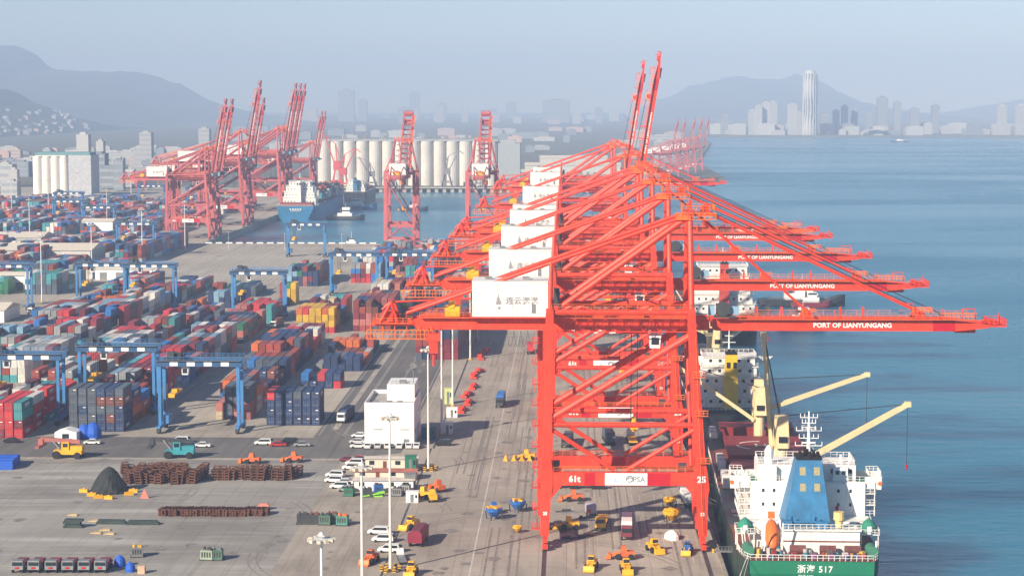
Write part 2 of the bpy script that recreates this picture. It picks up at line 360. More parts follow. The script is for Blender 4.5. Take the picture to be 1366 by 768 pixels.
# ---------------------------------------------------------------- quay cranes
def make_crane(name, boom_up=None, RED=RED, boom_scale=1.0):
    """local frame: x 0 = land rail, 35 = sea rail; y along the quay"""
    e = empty(name); GZ0, GZ1 = 47.6, 50.3
    for y in (-10, 10):
        MB().leg([(2.6, 0, 1.9), (11.6, .25, 2.3), (13.2, .3, 2.9), (17.2, .4, 2.7), (19, .45, 2.1), (48, 1.0, 1.9), (53, 1.05, 1.6)], y, 2.0).build('landside_leg', RED, e)
        MB().leg([(2.6, 35, 1.9), (11.6, 34.75, 2.6), (13.2, 34.7, 3.3), (17.2, 34.4, 2.9), (19, 34.3, 2.3), (48, 32.3, 1.9), (53, 32.1, 1.5)], y, 2.0).build('seaside_leg', RED, e)
        pb = MB(); pb.box(1.7, 33.1, y - .85, y + .85, 13.9, 16.8)
        pb.prism([(1.6, 13.9), (3.9, 13.9), (1.5, 10.8)], 1.5, 'y', y - .75); pb.prism([(33.2, 13.9), (30.9, 13.9), (33.4, 10.8)], 1.5, 'y', y - .75)
        po = pb.build('portal_beam', RED, e)
        if y < 0:
            MB().box(8.8, 11.1, y - .9, y - .855, 14.0, 16.7).build('dark_patch', DRED, po)
            MB().box(22.7, 27.7, y - .9, y - .855, 14.0, 16.7).build('dark_patch', DRED, po)
            MB().box(13.3, 22.65, y - .9, y - .855, 14.0, 16.7).build('white_panel', CWHT, po)
            text('61t', 1.9, LTR, po, (6.6, y - .87, 15.3), bold=.04)
            text('PSA', 1.7, LGY, po, (20.8, y - .92, 15.25), bold=.02)
            em = MB()
            for a0, a1, r in ((20, 210, .75), (230, 400, .62), (30, 200, .4)):
                q = [(18.75 + r * math.cos(R(a0 + (a1 - a0) * i / 8)), y - .93, 15.35 + r * math.sin(R(a0 + (a1 - a0) * i / 8))) for i in range(9)]
                for a, b in zip(q, q[1:]): em.beam(a, b, .05, .24)
            em.build('emblem', LGY, po)
            em = MB(); em.prism([(15.2, 14.7), (15.9, 14.7), (15.7, 16.1)], .03, 'y', y - .93); em.prism([(15.95, 14.7), (16.3, 14.8), (15.95, 15.8)], .03, 'y', y - .93); em.build('emblem', M('pale_blue_print', (.45, .55, .66), .6), po)
        else: MB().box(15.2, 18.4, y - .9, y - .855, 14.0, 16.7).build('dark_patch', DRED, po)
        wk = MB(); wk.rail((2, y - .8, 16.8), (33, y - .8, 16.8), 1.1, 1.9, .08); wk.rail((2, y + .8, 16.8), (33, y + .8, 16.8), 1.1, 1.9, .08); wk.build('portal_handrail', ORG, e)
        MB().tube((.6, y, 27.3), (33.6, y, 27.3), .62).build('cross_tie', RED, e)
        MB().tube((.9, y, 26.6), (15.4, y, 17.2), .5).build('brace', RED, e)
        MB().tube((33.4, y, 26.6), (18.2, y, 17.2), .5).build('brace', RED, e)
        MB().tube((1.2, y, 28.6), (32.0, y, 47.2), .78).build('diagonal_brace', RED, e)
        MB().tube((1, y, 52.2), (32.1, y, 52.2), .62).build('girder_cross_tie', RED, e)
        MB().tube((32.15, y, 52.6), (31.9, y * .55, 73.2), .66, .6).build('apex_post', RED, e)
        MB().tube((3.5, y * .6, 53), (30.9, y * .55, 72.6), .68).build('apex_diagonal', RED, e)
        MB().tube((1.1, y, 52.8), (1.3, y * .55, 62.8), .42).build('stay_post', RED, e)
        MB().tube((1.3, y * .55, 62.7), (31.3, y * .55, 73.2), .42).build('backstay', RED, e)
        MB().tube((1.3, y * .55, 62.7), (-31, y * .32, 51.2), .42).build('backstay', RED, e)
        MB().rail((1.4, y - .5, 52.9), (32, y - .5, 52.9), 1.1, 2.2, .08).build('girder_handrail', ORG, e)
    for x, nm in ((0.15, 'landside_sill_beam'), (34.9, 'seaside_sill_beam')):
        MB().box(x - .8, x + .8, -8.98, 8.98, 3.2, 5.4).build(nm, RED, e)
        MB().box(x * .985 + .2 - .6, x * .985 + .2 + .6, -8.98, 8.98, 14.3, 16.5).build('side_tie_beam', RED, e)
        MB().tube((x, -8.9, 6.0), (x, 0, 14.0), .42).build('side_brace', RED, e); MB().tube((x, 8.9, 6.0), (x, 0, 14.0), .42).build('side_brace', RED, e)
        xx = .98 if x < 5 else 32.35
        MB().box(xx - .7, xx + .7, -8.98, 8.98, 50.6, 52.6).build('girder_support_beam', RED, e)
        MB().tube((xx, -8.9, 18), (xx, 8.9, 46), .4).build('side_brace', RED, e)
        for y in (-10, 10):
            bg_ = MB(); bg_.box(x - .55, x + .55, y - 4.2, y + 4.2, 1.75, 2.55)
            for k in (-1, 1): bg_.taper(x - .5, x + .5, y + k * 2.3 - 2.0, y + k * 2.3 + 2.0, .75, x - .5, x + .5, y + k * 2.3 - .6, y + k * 2.3 + .6, 1.75)
            bo_ = bg_.build('bogie', RED, e)
            wm = MB()
            for k in range(8): wm.wheel((x, y - 3.8 + k * 1.085, .45), .40, .5, 10)
            wm.build('wheel_set', DST, bo_)
        MB().box(x - .6, x + .6, -15.2, -14.2, .5, 1.5).build('buffer', RED, e)
    # girder
    gm = MB()
    for y in (-3.2, 3.2):
        gm.prism([(-39, 48.4), (-29.5, 48.4), (-28.2, GZ0), (36.5, GZ0), (36.5, GZ1), (-28.0, GZ1), (-31.5, 49.0), (-39, 49.0)], 1.2, 'y', y - .6)
    for k in range(14): gm.box(-38 + k * 5.3, -37.3 + k * 5.3, -2.598, 2.598, 48.5, 48.95)
    gi = gm.build('main_girder', RED, e)
    gm = MB()
    for y in (-4.6, 4.6):
        gm.rail((-38.5, y, 50.45 if 0 else 49.1), (-30, y, 49.1), 1.1, 1.6, .09); gm.rail((-28, y, 50.4), (-16.5, y, 50.4), 1.1, 1.6, .09); gm.rail((3, y, 50.4), (31, y, 50.4), 1.1, 1.8, .08)
        gm.box(-38.5, -30, y - .4, y + .4, 49.0, 49.1); gm.box(-28, 31, y - .5, y + .5, 50.31, 50.38)
    gm.build('girder_walkway', ORG, e)
    # tail frame and hanging service cage
    tm = MB()
    for y in (-3.2, 3.2):
        tm.tube((-37, y, 49), (-34.5, y, 53.6), .32); tm.tube((-33, y, 49), (-34.5, y, 53.6), .32); tm.tube((-34.5, y, 53.6), (-36.5, y, 52), .25)
    tm.tube((-34.5, -3.4, 53.6), (-34.5, 3.4, 53.6), .35); tm.box(-36.6, -34.2, -2.6, 2.6, 49.2, 51.4); tm.tube((-34.4, 0, 53.4), (-16.8, 0, 54.2), .22)
    tm.build('tail_frame', RED, e)
    sc_ = MB(); sc_.box(-39.8, -25, -5.0, -3.9, 45.5, 45.65)
    sc_.rail((-39.8, -5.0, 45.65), (-25, -5.0, 45.65), 1.9, .9, .10); sc_.rail((-39.8, -3.9, 45.65), (-25, -3.9, 45.65), 1.9, 1.8, .09)
    for k in range(6): sc_.beam((-39 + k * 2.7, -4.4, 45.6), (-39 + k * 2.7, -4.4, 48.4), .14)
    sc_.build('service_cage', ORG, e)
    sh = MB(); sh.box(-26.4, -23.4, -5.2, -3.2, 45.2, 46.8); sh.box(-25.9, -24.0, -5.0, -3.4, 42.4, 45.2)
    sh.beam((-26.2, -4.2, 46.8), (-26.2, -4.2, 48), .3); sh.beam((-23.6, -4.2, 46.8), (-23.6, -4.2, 48), .3); sh.tube((-24.9, -4.2, 42.5), (-24.9, -4.2, 39.5), .25)
    sh.build('service_hoist', RED, e)
    fs = MB()
    for k in range(14):
        x = -24 + k * 1.55
        for a in range(6):
            t0, t1 = a / 6, (a + 1) / 6
            fs.beam((x + 1.5 * t0, -4.7, 47.5 - 3.6 * (1 - (2 * t0 - 1) ** 2)), (x + 1.5 * t1, -4.7, 47.5 - 3.6 * (1 - (2 * t1 - 1) ** 2)), .07)
    fs.build('festoon_cable', ROPE, e)
    # machinery house
    hm = MB(); hm.box(-16.2, .6, -5.6, 5.6, 50.7, 58.4); hm.box(-16.3, .7, -5.7, 5.7, 58.4, 58.6)
    for k in range(14): hm.box(-15.7 + k * 1.2, -15.62 + k * 1.2, -5.66, -5.6, 50.8, 58.3)
    ho = hm.build('machinery_house', WHT, e)
    MB().box(-16.8, .8, -5.9, 5.9, 50.4, 50.69).build('house_base_frame', RED, e)
    MB().box(-3.0, -2.1, -5.68, -5.61, 51.5, 53.5).build('house_door', STL, ho)
    v = MB()
    for k in range(3): v.box(-13.5 + k * 4.2, -12 + k * 4.2, -1, .5, 58.61, 59.2)
    v.build('roof_vent', STL, ho)
    text('连云港港', 1.75, HGY, ho, (-5.2, -5.69, 54.2), bold=.012, sp=1.08)
    em = MB(); em.prism([(-11.0, 53.5), (-10.3, 53.5), (-10.4, 55.9)], .03, 'y', -5.70); em.prism([(-10.2, 53.5), (-9.8, 53.6), (-10.2, 55.2)], .03, 'y', -5.70); em.build('emblem', HGY, ho)
    text('®', .9, HGY, ho, (-10.2, -5.69, 52.6), bold=0)
    wn = MB(); wn.box(-22.5, -19.2, -2.4, 2.4, 50.4, 52.6); wn.tube((-21, -2.6, 53), (-21, 2.6, 53), .8, .8, 10); wn.build('tail_winch', YEL, e)
    el = MB(); el.box(1.9, 3.2, -6, -3.4, 53.2, 57.0); el.box(1.9, 3.0, -3.2, 3, 53.4, 55.4); el.build('electric_cabinet', DST, e)
    # apex
    ap = MB(); ap.box(31.1, 32.7, -6.2, 6.2, 72.6, 74.0); ap.box(33.0, 37.4, -4.2, 4.2, 73.1, 73.7)
    for y in (-3.4, 0, 3.4): ap.wheel((35.6, y, 74.3), .9, .5, 12, 'y'); ap.beam((31.9, y, 74), (32.4, y, 76.4), .35)
    ap.build('apex_head', RED, e)
    ar = MB(); ar.box(28.8, 37.6, -6.6, -4.3, 72.3, 72.45); ar.railbox(28.8, 37.6, -6.6, -4.3, 72.45, 1.3, 1.1, .11); ar.railbox(30.5, 37.6, -4.2, 6.5, 74.0, 1.3, 1.3, .10)
    ar.box(29, 32, -6.5, -4.4, 72.5, 73.3)
    ar.build('apex_platform', ORG, e)
    # access stair on the land leg
    sm = MB(); z = 4.0; k = 0
    while z < 46:
        x0, x1 = -2.7, -1.25; sm.box(x0, x1, -11.2, -9.6, z, z + .12); sm.railbox(x0, x1, -11.2, -9.6, z + .12, 1.1, 1.4, .08)
        yy = -10.9 if k % 2 else -9.9; sm.beam((x0 + .2 if k % 2 else x1 - .2, yy, z), (x1 - .2 if k % 2 else x0 + .2, yy, z + 4.6), .5, .10)
        z += 4.6; k += 1
    sm.build('access_stair', RED, e)
    for k, z in enumerate((19.0, 29.5, 38.0)):
        pm = MB(); pm.box(33.6 - k * .6, 36.4 - k * .6, -11.8, -11.1, z, z + .12); pm.railbox(33.6 - k * .6, 36.4 - k * .6, -11.8, -11.1, z + .12, 1.1, .9, .08); pm.build('leg_platform', ORG, e)
    ld = MB()
    for yy in (-11.25, -11.7): ld.beam((35.0, yy, 3), (33.0, yy, 47), .08)
    ld.build('leg_ladder', ORG, e)
    MB().box(2.0, 3.4, -9.0, -7.6, 16.85, 19.0).build('switch_box', DST, e); MB().box(29.6, 31.4, -9.0, -7.8, 16.85, 18.6).build('switch_box', DST, e)
    gl = MB()
    for k in range(9):
        x = 3.2 + k * 3.4; gl.box(x, x + 1.6, -3.9, -3.82, 47.2, 47.58); gl.beam((x, -5.2, 50.4), (x + 1.7, -5.2, 47.4), .14); gl.beam((x + 1.7, -5.2, 47.4), (x + 3.4, -5.2, 50.4), .14)
    gl.beam((3, -5.2, 47.4), (32, -5.2, 47.4), .2); gl.build('service_lattice', RED, e)
    bl = MB()
    for k in range(10):
        x0, x1 = 4.5 + k * 2.6, 4.5 + (k + 1) * 2.6
        bl.tube((x0, -4 + 8 * (k % 2), 53.7 + k * 1.86), (x1, -4 + 8 * ((k + 1) % 2), 53.7 + (k + 1) * 1.86), .2, .2, 6)
    bl.build('apex_lacing', RED, e)
    lf = MB(); lf.box(-1.9, -.7, 8.2, 9.6, 3, 46); lf.build('lift_shaft', RED, e)
    # trolley, cab, head block
    tx = 20.0
    tm = MB(); tm.box(tx - 3, tx + 3, -2.5, 2.5, 46.6, 47.5); tm.box(tx - 2, tx + 2, -2.4, 2.4, 49.0, 51.2); tm.build('trolley', RED, e)
    cb = MB(); cb.taper(tx + 3.4, tx + 5.6, -2.4, .2, 43.4, tx + 3.2, tx + 5.9, -2.5, .3, 46.3); cb.box(tx + 3.6, tx + 5.2, -1.6, -.4, 46.3, 47.4); co = cb.build('operator_cab', CWHT, e)
    cg = MB(); cg.box(tx + 3.7, tx + 5.4, -2.52, -2.48, 44.2, 45.8); cg.box(tx + 5.75, tx + 5.85, -2.1, 0, 44.0, 45.8); cg.build('cab_window', GLS, co)
    hb = MB(); hb.box(tx - .9, tx + .9, -3, 3, 25.2, 26.0); hb.tube((tx, -.4, 26), (tx, -.4, 27.6), .7, .5, 8); hb.box(tx - .5, tx + .5, -.6, .6, 24.3, 25.2); hb.build('head_block', YEL, e)
    rp = MB()
    for a in (-.7, .7):
        for b in (-1.6, 1.6): rp.tube((tx + a, b, 26), (tx + a, b, 46.6), .05, .05, 4, False)
    rp.build('hoist_rope', ROPE, e)
    rr = MB(); rr.box(37.4, 42.0, -5.8, -4.2, 50.6, 51.0); rr.wheel((39.4, -5.4, 52.6), 1.6, .7, 14, 'y'); rr.box(38.0, 40.8, -4.2, -2.6, 51.0, 53.6); ro = rr.build('cable_reel', DST, e)
    MB().box(41, 43.0, -4.8, -3.0, 51, 53.0).box(36.2, 37.6, -5.2, -3.6, 51.2, 53.2).build('reel_cabinet', M('pale_blue_paint', (.25, .42, .55), .5), ro)
    # boom, hinged at x=37
    HX, HZ = 37.0, 49.0
    bm = MB()
    for y in (-3.2, 3.2):
        bm.prism([(.2, -1.2), (1.0, -1.45), (54, -1.45), (61.3, -.7), (61.3, .0), (56, .7), (52, 1.1), (.2, 1.1)], 1.1, 'y', y - .55)
    for k in range(13): bm.box(2 + k * 4.9, 2.6 + k * 4.9, -2.648, 2.648, -.7, .3)
    bm.box(54.2, 58.6, -2.648, 2.648, -1.9, -1.2)
    bo = bm.build('boom', RED, e, (HX, 0, HZ))
    MB().box(49.0, 53.9, -3.79, -3.752, -1.42, 1.07).build('dark_patch', DRED, bo)
    text('PORT OF LIANYUNGANG', 1.5, LTR, bo, (31.2, -3.77, -.2), bold=.03)
    hr = MB(); hr.box(1, 60, -4.9, -3.95, 1.12, 1.2); hr.rail((1, -4.9, 1.2), (50, -4.9, 1.2), 1.1, 1.7, .08); hr.rail((1, 4.5, 1.2), (58, 4.5, 1.2), 1.1, 2.4, .08)
    hr.railbox(50.5, 58.5, -4.9, -3.0, 1.2, 1.4, 1.0, .11); hr.build('boom_walkway', ORG, bo)
    tp = MB(); tp.box(61.4, 65.2, -3.6, 3.6, -.5, -.2); tp.railbox(61.5, 65.2, -3.6, 3.6, -.2, 1.4, .8, .12); tp.box(61.6, 63.4, -2.8, 2.8, -.2, .9); tp.tube((63.8, -2, -.2), (63.8, -2, 2.6), .12); tp.box(55.5, 58.3, -3.4, -3.1, 3.4, 3.6)
    for x in (51, 55.5, 58.3): tp.beam((x, -3.2, 1.1), (x, -3.2, 3.6), .16)
    tp.build('tip_platform', DRED if 0 else RED, bo)
    sb = MB()
    for x in (21.5, 46.3):
        for y in (-3.2, 3.2): MB().prism([(x - 1.3, 1.1), (x + 1.3, 1.1), (x + .5, 3.0), (x - .5, 3.0)], .9, 'y', y - .45).build('stay_bracket', RED, bo)
    for x in (10, 15.5, 28.5, 33.5): MB().beam((x, -3.4, 1.1), (x, -3.4, 3.9), .45, .45).build('stay_rest', RED, bo)
    sb.beam((44.6, -3.4, 1.1), (44.6, -3.4, 4.6), .18); sb.beam((44.6, -3.4, 4.6), (41.5, -3.4, 4.8), .18); sb.build('davit', RED, bo)
    sy = MB(); sy.railbox(44.5, 48.6, -4.6, -2.6, 2.6, 1.2, .8, .12); sy.railbox(20, 23, -4.4, -2.6, 2.4, 1.0, .8, .1); sy.build('bracket_platform', ORG, bo)
    if not boom_up:
        for y in (-3.2, 3.2):
            MB().tube((36.6, y, 73.4), (HX + 46.3, y, HZ + 2.6), .36, .36, 6).build('forestay', RED, e)
            MB().tube((34.6, y, 72.6), (HX + 21.5, y, HZ + 2.6), .32, .32, 6).build('forestay', RED, e)
        lr = MB()
        for y in (-1.2, 1.2): lr.tube((37, y, 74.3), (HX + 52, y, HZ + 1.8), .07, .07, 4, False); lr.tube((37, y, 73.8), (HX + 46, y, HZ + 3.4), .07, .07, 4, False)
        lr.build('luffing_rope', ROPE, e)
    else:
        bo.rotation_euler = (0, -R(boom_up), 0); bo.scale = (boom_scale, 1, 1)
        cs, sn = math.cos(R(boom_up)), math.sin(R(boom_up))
        P = lambda a, b: (HX + a * boom_scale * cs - b * sn, HZ + a * boom_scale * sn + b * cs)
        for y in (-3.2, 3.2):
            q = P(21.5, 2.8); kx, kz = 34.0, 80.0
            MB().tube((34.6, y, 73.2), (q[0], y, q[1]), .30, .30, 6).build('forestay', RED, e)
        lr = MB(); q = P(46, 3)
        for y in (-1.2, 1.2): lr.tube((36.5, y, 74.3), (q[0], y, q[1]), .07, .07, 4, False)
        lr.build('luffing_rope', ROPE, e)
    return tag(e, None, 'quay crane')
NTH = ['', 'first', 'second', 'third', 'fourth', 'fifth', 'sixth', 'seventh', 'eighth', 'ninth', 'tenth', 'eleventh', 'twelfth', 'thirteenth', 'fourteenth', 'fifteenth', 'sixteenth']
cr_dn = make_crane('quay_crane'); cr_up = make_crane('quay_crane', 81.0, RED, 1.13); cr_up2 = make_crane('quay_crane', 43.0, HRED); cr_old = make_crane('quay_crane', 80.0, HRED)
row = [(435, 25, 0, 1), (530, 24, 0, 1), (630, 23, 0, 1), (726, 22, 0, 1), (764, 21, 0, 1), (935, 20, 1, 1), (1130, 19, 1, 1), (1215, 18, 0, 1)]
desc = {25: 'red quay crane numbered 25 with lowered boom, standing beside the blue ship funnel',
        24: 'red quay crane with lowered boom, next one behind crane 25 on the pier',
        23: 'red quay crane numbered 23 with lowered boom, third in the pier row',
        22: 'red quay crane with lowered boom, fourth along the pier from crane 25',
        21: 'red quay crane with lowered boom, close behind the fourth crane of the pier row',
        20: 'red quay crane with boom raised highest above the pier row of lowered booms',
        19: 'red quay crane with raised boom, second raised one towards the pier end',
        18: 'red quay crane with lowered boom at the end of the pier, beyond both raised booms'}
for D, num, up, s in row:
    c = place(cr_up if up else cr_dn, USED, (-4.83, D + 10 * s, 0), 0, desc[num], 'red quay cranes in a row on the pier', s)
    if num not in (25, 23): continue
    text(str(num), 1.9, LTR, c, (34.6, -11.04, 15.3), bold=.04, name='leg_number')
    text(str(num), 1.0, LTR, c, (0.12, -11.04, 7.6), bold=.04, name='leg_number')
    text(str(num), 1.0, LTR, c, (34.9, -11.04, 7.6), bold=.04, name='leg_number')
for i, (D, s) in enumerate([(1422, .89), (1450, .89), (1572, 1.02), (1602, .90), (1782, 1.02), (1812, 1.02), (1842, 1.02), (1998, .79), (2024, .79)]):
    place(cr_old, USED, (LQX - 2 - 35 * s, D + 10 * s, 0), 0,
          'haze-tinted red quay crane with raised boom, %s along the basin quay from the pier side' % NTH[i + 1], 'haze-tinted red quay cranes along the basin quay', s)
for i, px in enumerate((539, 645)):
    q = G(px, 326); place(cr_up2, USED, (q.x, 1342, 0), R(90), 'red quay crane facing the silos across the basin, ' + ('beside the blue yard gantry' if i == 0 else 'beside the lowered boom row'), 'red cranes on the pier end facing the silos', .98)
for i, (px, D) in enumerate([(895, 2480), (905, 2560), (918, 2650), (928, 2740), (937, 2830)]):
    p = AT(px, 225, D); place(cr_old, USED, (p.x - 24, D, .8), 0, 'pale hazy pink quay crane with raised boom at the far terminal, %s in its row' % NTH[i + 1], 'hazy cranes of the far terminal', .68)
# ---------------------------------------------------------------- containers
CC = {'rust red': (.33, .060, .042), 'brown': (.20, .062, .045), 'bright red': (.56, .04, .05), 'faded pink': (.46, .15, .13), 'navy blue': (.022, .048, .135),
      'slate grey': (.085, .11, .15), 'blue': (.025, .16, .46), 'light grey': (.34, .36, .37), 'off white': (.62, .61, .57), 'teal': (.06, .30, .33),
      'green': (.03, .20, .11), 'orange': (.58, .14, .03), 'yellow': (.66, .40, .03), 'maroon': (.22, .025, .045), 'pale blue': (.22, .38, .52), 'cream': (.58, .47, .30)}
CM = {k: M('container_' + k.replace(' ', '_'), v, .55, var=.2, scale=.5, rnd=.22, dirt=.45) for k, v in CC.items()}
GAPM = M('container_gap', (.02, .02, .02), .9)
def cont_mesh(L, matn):
    """corrugated box: posts and rails proud of the recessed side panels"""
    W, H = 2.44, 2.6; m = MB(); m.box(-W / 2 + .06, W / 2 - .06, .06, L - .06, .05, H - .06)
    for x in (-W / 2 + .07, W / 2 - .07):
        for y in (.08, L - .08): m.cbox((x, y, H / 2), (.14, .16, H))
        m.cbox((x, L / 2, .09), (.12, L - .32, .16)); m.cbox((x, L / 2, H - .06), (.10, L - .32, .10))
    for y in (.07, L - .07):
        m.cbox((0, y, .10), (W - .29, .14, .18)); m.cbox((0, y, H - .07), (W - .29, .14, .13))
    sx = W / 2 - .06
    for k in range(int(L / 1.2)):
        y = .6 + k * 1.2
        if y < L - .7: m.box(sx - .001, sx + .04, y, y + .55, .2, H - .15)
    return m.mesh('container', matn)
def door_mesh(matn):
    m = MB()
    for s_ in (-1, 1): m.box(s_ * .58 - .54, s_ * .58 + .54, .02, .06, .22, 2.42)
    return m.mesh('door_pair', matn)
def bar_mesh():
    m = MB()
    for x in (-.82, -.36, .36, .82): m.tube((x, -.01, .15), (x, -.01, 2.5), .03, .03, 4)
    m.box(-.9, .9, -.01, .012, 1.0, 1.12)
    return m.mesh('lock_bars', STL)
mm_ = MB()
for k in range(5): mm_.box(1.222, 1.226, 3.6 + k * .95, 4.25 + k * .95, 1.0, 1.9); mm_.box(1.222, 1.226, 3.6 + k * .95, 4.0 + k * .95, .55, .75)
SIDEM = mm_.mesh('side_marking', LTR)
mm_ = MB()
mm_.box(.12, .9, -.035, -.03, 1.95, 2.2)
ENDM = mm_.mesh('end_marking', LTR)
BAR = bar_mesh(); CMESH = {}; DMESH = {}
dark = ['navy blue', 'slate grey', 'navy blue', 'rust red', 'slate grey', 'blue', 'brown', 'orange']
mix_ = ['rust red', 'rust red', 'brown', 'bright red', 'faded pink', 'navy blue', 'slate grey', 'navy blue', 'blue', 'light grey', 'off white', 'teal', 'navy blue', 'orange', 'maroon', 'pale blue', 'blue', 'bright red', 'off white', 'faded pink', 'blue', 'pale blue', 'off white', 'light grey']
redp = ['bright red', 'bright red', 'faded pink', 'rust red', 'bright red', 'maroon', 'teal', 'off white']
pale = ['off white', 'light grey', 'pale blue', 'light grey', 'rust red', 'off white', 'teal', 'light grey']
yelp = ['yellow', 'yellow', 'bright red', 'yellow', 'maroon', 'orange']
gay = ['off white', 'green', 'yellow', 'maroon', 'teal', 'navy blue', 'faded pink', 'rust red', 'blue', 'light grey', 'cream']
redd = ['rust red', 'brown', 'slate grey', 'navy blue', 'faded pink', 'rust red', 'maroon']
ALL = []
rg = random.Random(11)
def block(where, X, nc, Y, nb, lo, hi, pal, fill=.94, L=12.19):
    hs = {}; prev = rg.uniform((lo + hi) / 2, hi)
    for j in range(nb):
        base = max(lo, min(hi, prev + rg.uniform(-.8, .8))); prev = base
        for i in range(nc):
            h = int(round(base + rg.uniform(-.55, .6))); h = max(0, min(int(hi), h))
            if rg.random() > fill: h = max(0, h - 2)
            hs[i, j] = h
    run = {}
    for j in range(nb):
        for i in range(nc):
            for t in range(hs[i, j]):
                vis = t == hs[i, j] - 1 or j == 0 or hs.get((i, j - 1), 0) <= t or i == nc - 1 or hs.get((i + 1, j), 0) <= t
                if not vis: continue
                if rg.random() < .45 and (t and (i, t - 1, j) in run): c = run[i, t - 1, j]
                elif rg.random() < .5 and (i - 1, t, j) in run: c = run[i - 1, t, j]
                else: c = rg.choice(pal)
                run[i, t, j] = c
                ALL.append((X + 1.22 + i * 2.76 + rg.uniform(-.06, .06), Y + j * (L + .55) + rg.uniform(-.12, .12), t * 2.62 + .01, L, c, t, where, hs[i, j], t == hs[i, j] - 1, i == nc - 1))
block('the tall navy stack beside the yard road', -91.6, 6, 599, 1, 4, 4, ['navy blue', 'slate grey', 'navy blue', 'navy blue', 'bright red'], 1)
block('the low row beyond the tall navy stack', -91.4, 5, 678, 1, 1, 2, ['navy blue', 'bright red', 'light grey', 'blue'])
block('the block between road and yellow stack', -92, 6, 722, 6, 1, 3, dark + ['rust red', 'light grey'])
block('the colourful block before the silo-side cranes', -92, 6, 850, 4, 3, 5, redd + ['blue', 'teal'])
block('the colourful block before the silo-side cranes', -92, 7, 905, 8, 3, 5, gay)
block('the block ahead of the pier end', -92, 7, 1060, 18, 2, 5, mix_)
block('the dark block under the crane tails', -58, 6, 756, 10, 3, 5, redd)
block('the block beside the pier crane tails', -58, 6, 920, 26, 2, 5, mix_)
block('the stack under the crossing gantry', -109, 4, 610, 3, 3, 4, ['rust red', 'slate grey', 'orange', 'cream', 'slate grey', 'faded pink', 'navy blue'])
block('the long block behind the crossing gantry', -115, 6, 652, 3, 2, 4, dark + ['green', 'rust red'])
block('the long block behind the crossing gantry', -115, 6, 692, 6, 2, 4, dark + redd)
block('the red stack before the yellow stack', -113, 5, 775, 3, 2, 3, redp)
block('the yellow stack', -115.6, 6, 843, 2, 4, 4, yelp, 1)
block('the block behind the yellow stack', -115, 6, 872, 3, 2, 4, redp + gay)
block('the block at the far gantry lane', -118, 6, 1080, 4, 2, 5, mix_)
block('the block at the far gantry lane', -118, 6, 1160, 12, 2, 4, mix_)
block('the tall dark stack beside the white tent', -148.8, 6, 586, 1, 5, 5, dark, 1)
block('the long block behind the tall dark stack', -148.8, 6, 599, 3, 3, 4, dark + ['slate grey', 'rust red'])
block('the long block behind the tall dark stack', -148.8, 6, 640, 12, 2, 4, mix_)
block('the grey and brown block before the tank containers', -148.5, 6, 805, 5, 2, 4, ['slate grey', 'brown', 'green', 'rust red', 'navy blue', 'faded pink'])
block('the low mixed block by the white truck', -148, 6, 880, 3, 1, 3, redp + ['blue', 'teal'])
block('the red and green stack under the middle gantry', -140, 3, 962, 1, 3, 4, ['rust red', 'yellow', 'green', 'maroon'])
block('the block ahead of the basin', -150, 6, 1060, 5, 3, 4, redd + ['pale blue', 'green'])
block('the bright red stack beside the blue tarpaulin', -176, 6, 574, 2, 3, 4, redp, 1)
block('the long red block behind the bright red stack', -176, 6, 602, 3, 3, 4, redp + ['navy blue', 'teal', 'green'])
block('the pale block of off white boxes', -176, 6, 645, 4, 2, 4, pale + ['rust red'])
block('the long middle block', -176, 6, 700, 10, 2, 4, mix_ + pale)
block('the long middle block', -176, 6, 832, 7, 2, 4, mix_)
block('the blue and white stack beside the middle gantry', -172, 6, 945, 2, 3, 4, ['navy blue', 'blue', 'off white', 'rust red', 'pale blue'])
block('the low green row before the empty runways', -174, 6, 1000, 3, 1, 2, ['green', 'slate grey', 'navy blue'])
block('the pale block of the third lane', -207, 6, 690, 6, 2, 3, pale)
block('the block under the wide gantry pair', -207, 6, 772, 14, 2, 4, mix_ + ['faded pink', 'pale blue'])
block('the block under the wide gantry pair', -207, 6, 965, 8, 1, 3, dark + mix_)
block('the outer block', -233, 6, 780, 12, 2, 3, pale + mix_)
block('the outer block', -233, 6, 950, 9, 2, 3, mix_)
for bi, x in enumerate((-278, -303, -328, -353, -378)):
    block('the far green and white block', x, 6, 1010, 5, 2, 4, ['green', 'off white', 'teal', 'light grey', 'slate grey'] if bi < 3 else mix_)
    block('the far red block', x, 6, 1100, 8, 2, 3 if bi < 2 else 5, mix_)
    block('the far red block', x, 6, 1215, 12, 2, 4 if bi < 2 else 5, mix_ + ['blue', 'navy blue'])
for x in (-320, -345, -372, -400, -428, -456, -484, -512, -540, -568, -600, -628):
    block('far', x, 6, 1400, 12, 2, 5, mix_ + ['blue', 'blue', 'navy blue', 'teal']); block('far', x, 6, 1575, 12, 2, 4, mix_ + ['blue', 'navy blue', 'navy blue'])
    block('far', x, 6, 1750, 13, 1, 4, mix_ + ['blue', 'navy blue']); 
for x in (-410, -438, -466, -494, -522): block('far', x, 6, 1200, 14, 2, 4, mix_ + ['blue', 'navy blue'])
def in_view(c):
    d = Vector((c[0], c[1], c[2] - CAM_H)); q = RM.transposed() @ d
    return -30 < 683 + F_PX * q.x / -q.z < 1400 and 384 - F_PX * q.y / -q.z < 800
ALL = [c for c in ALL if in_view(c)]
ALL.sort(key=lambda c: c[1])
TIER = ['ground tier', 'second tier', 'third tier', 'fourth tier', 'fifth tier']
near = ALL[:296]; rest = ALL[296:]
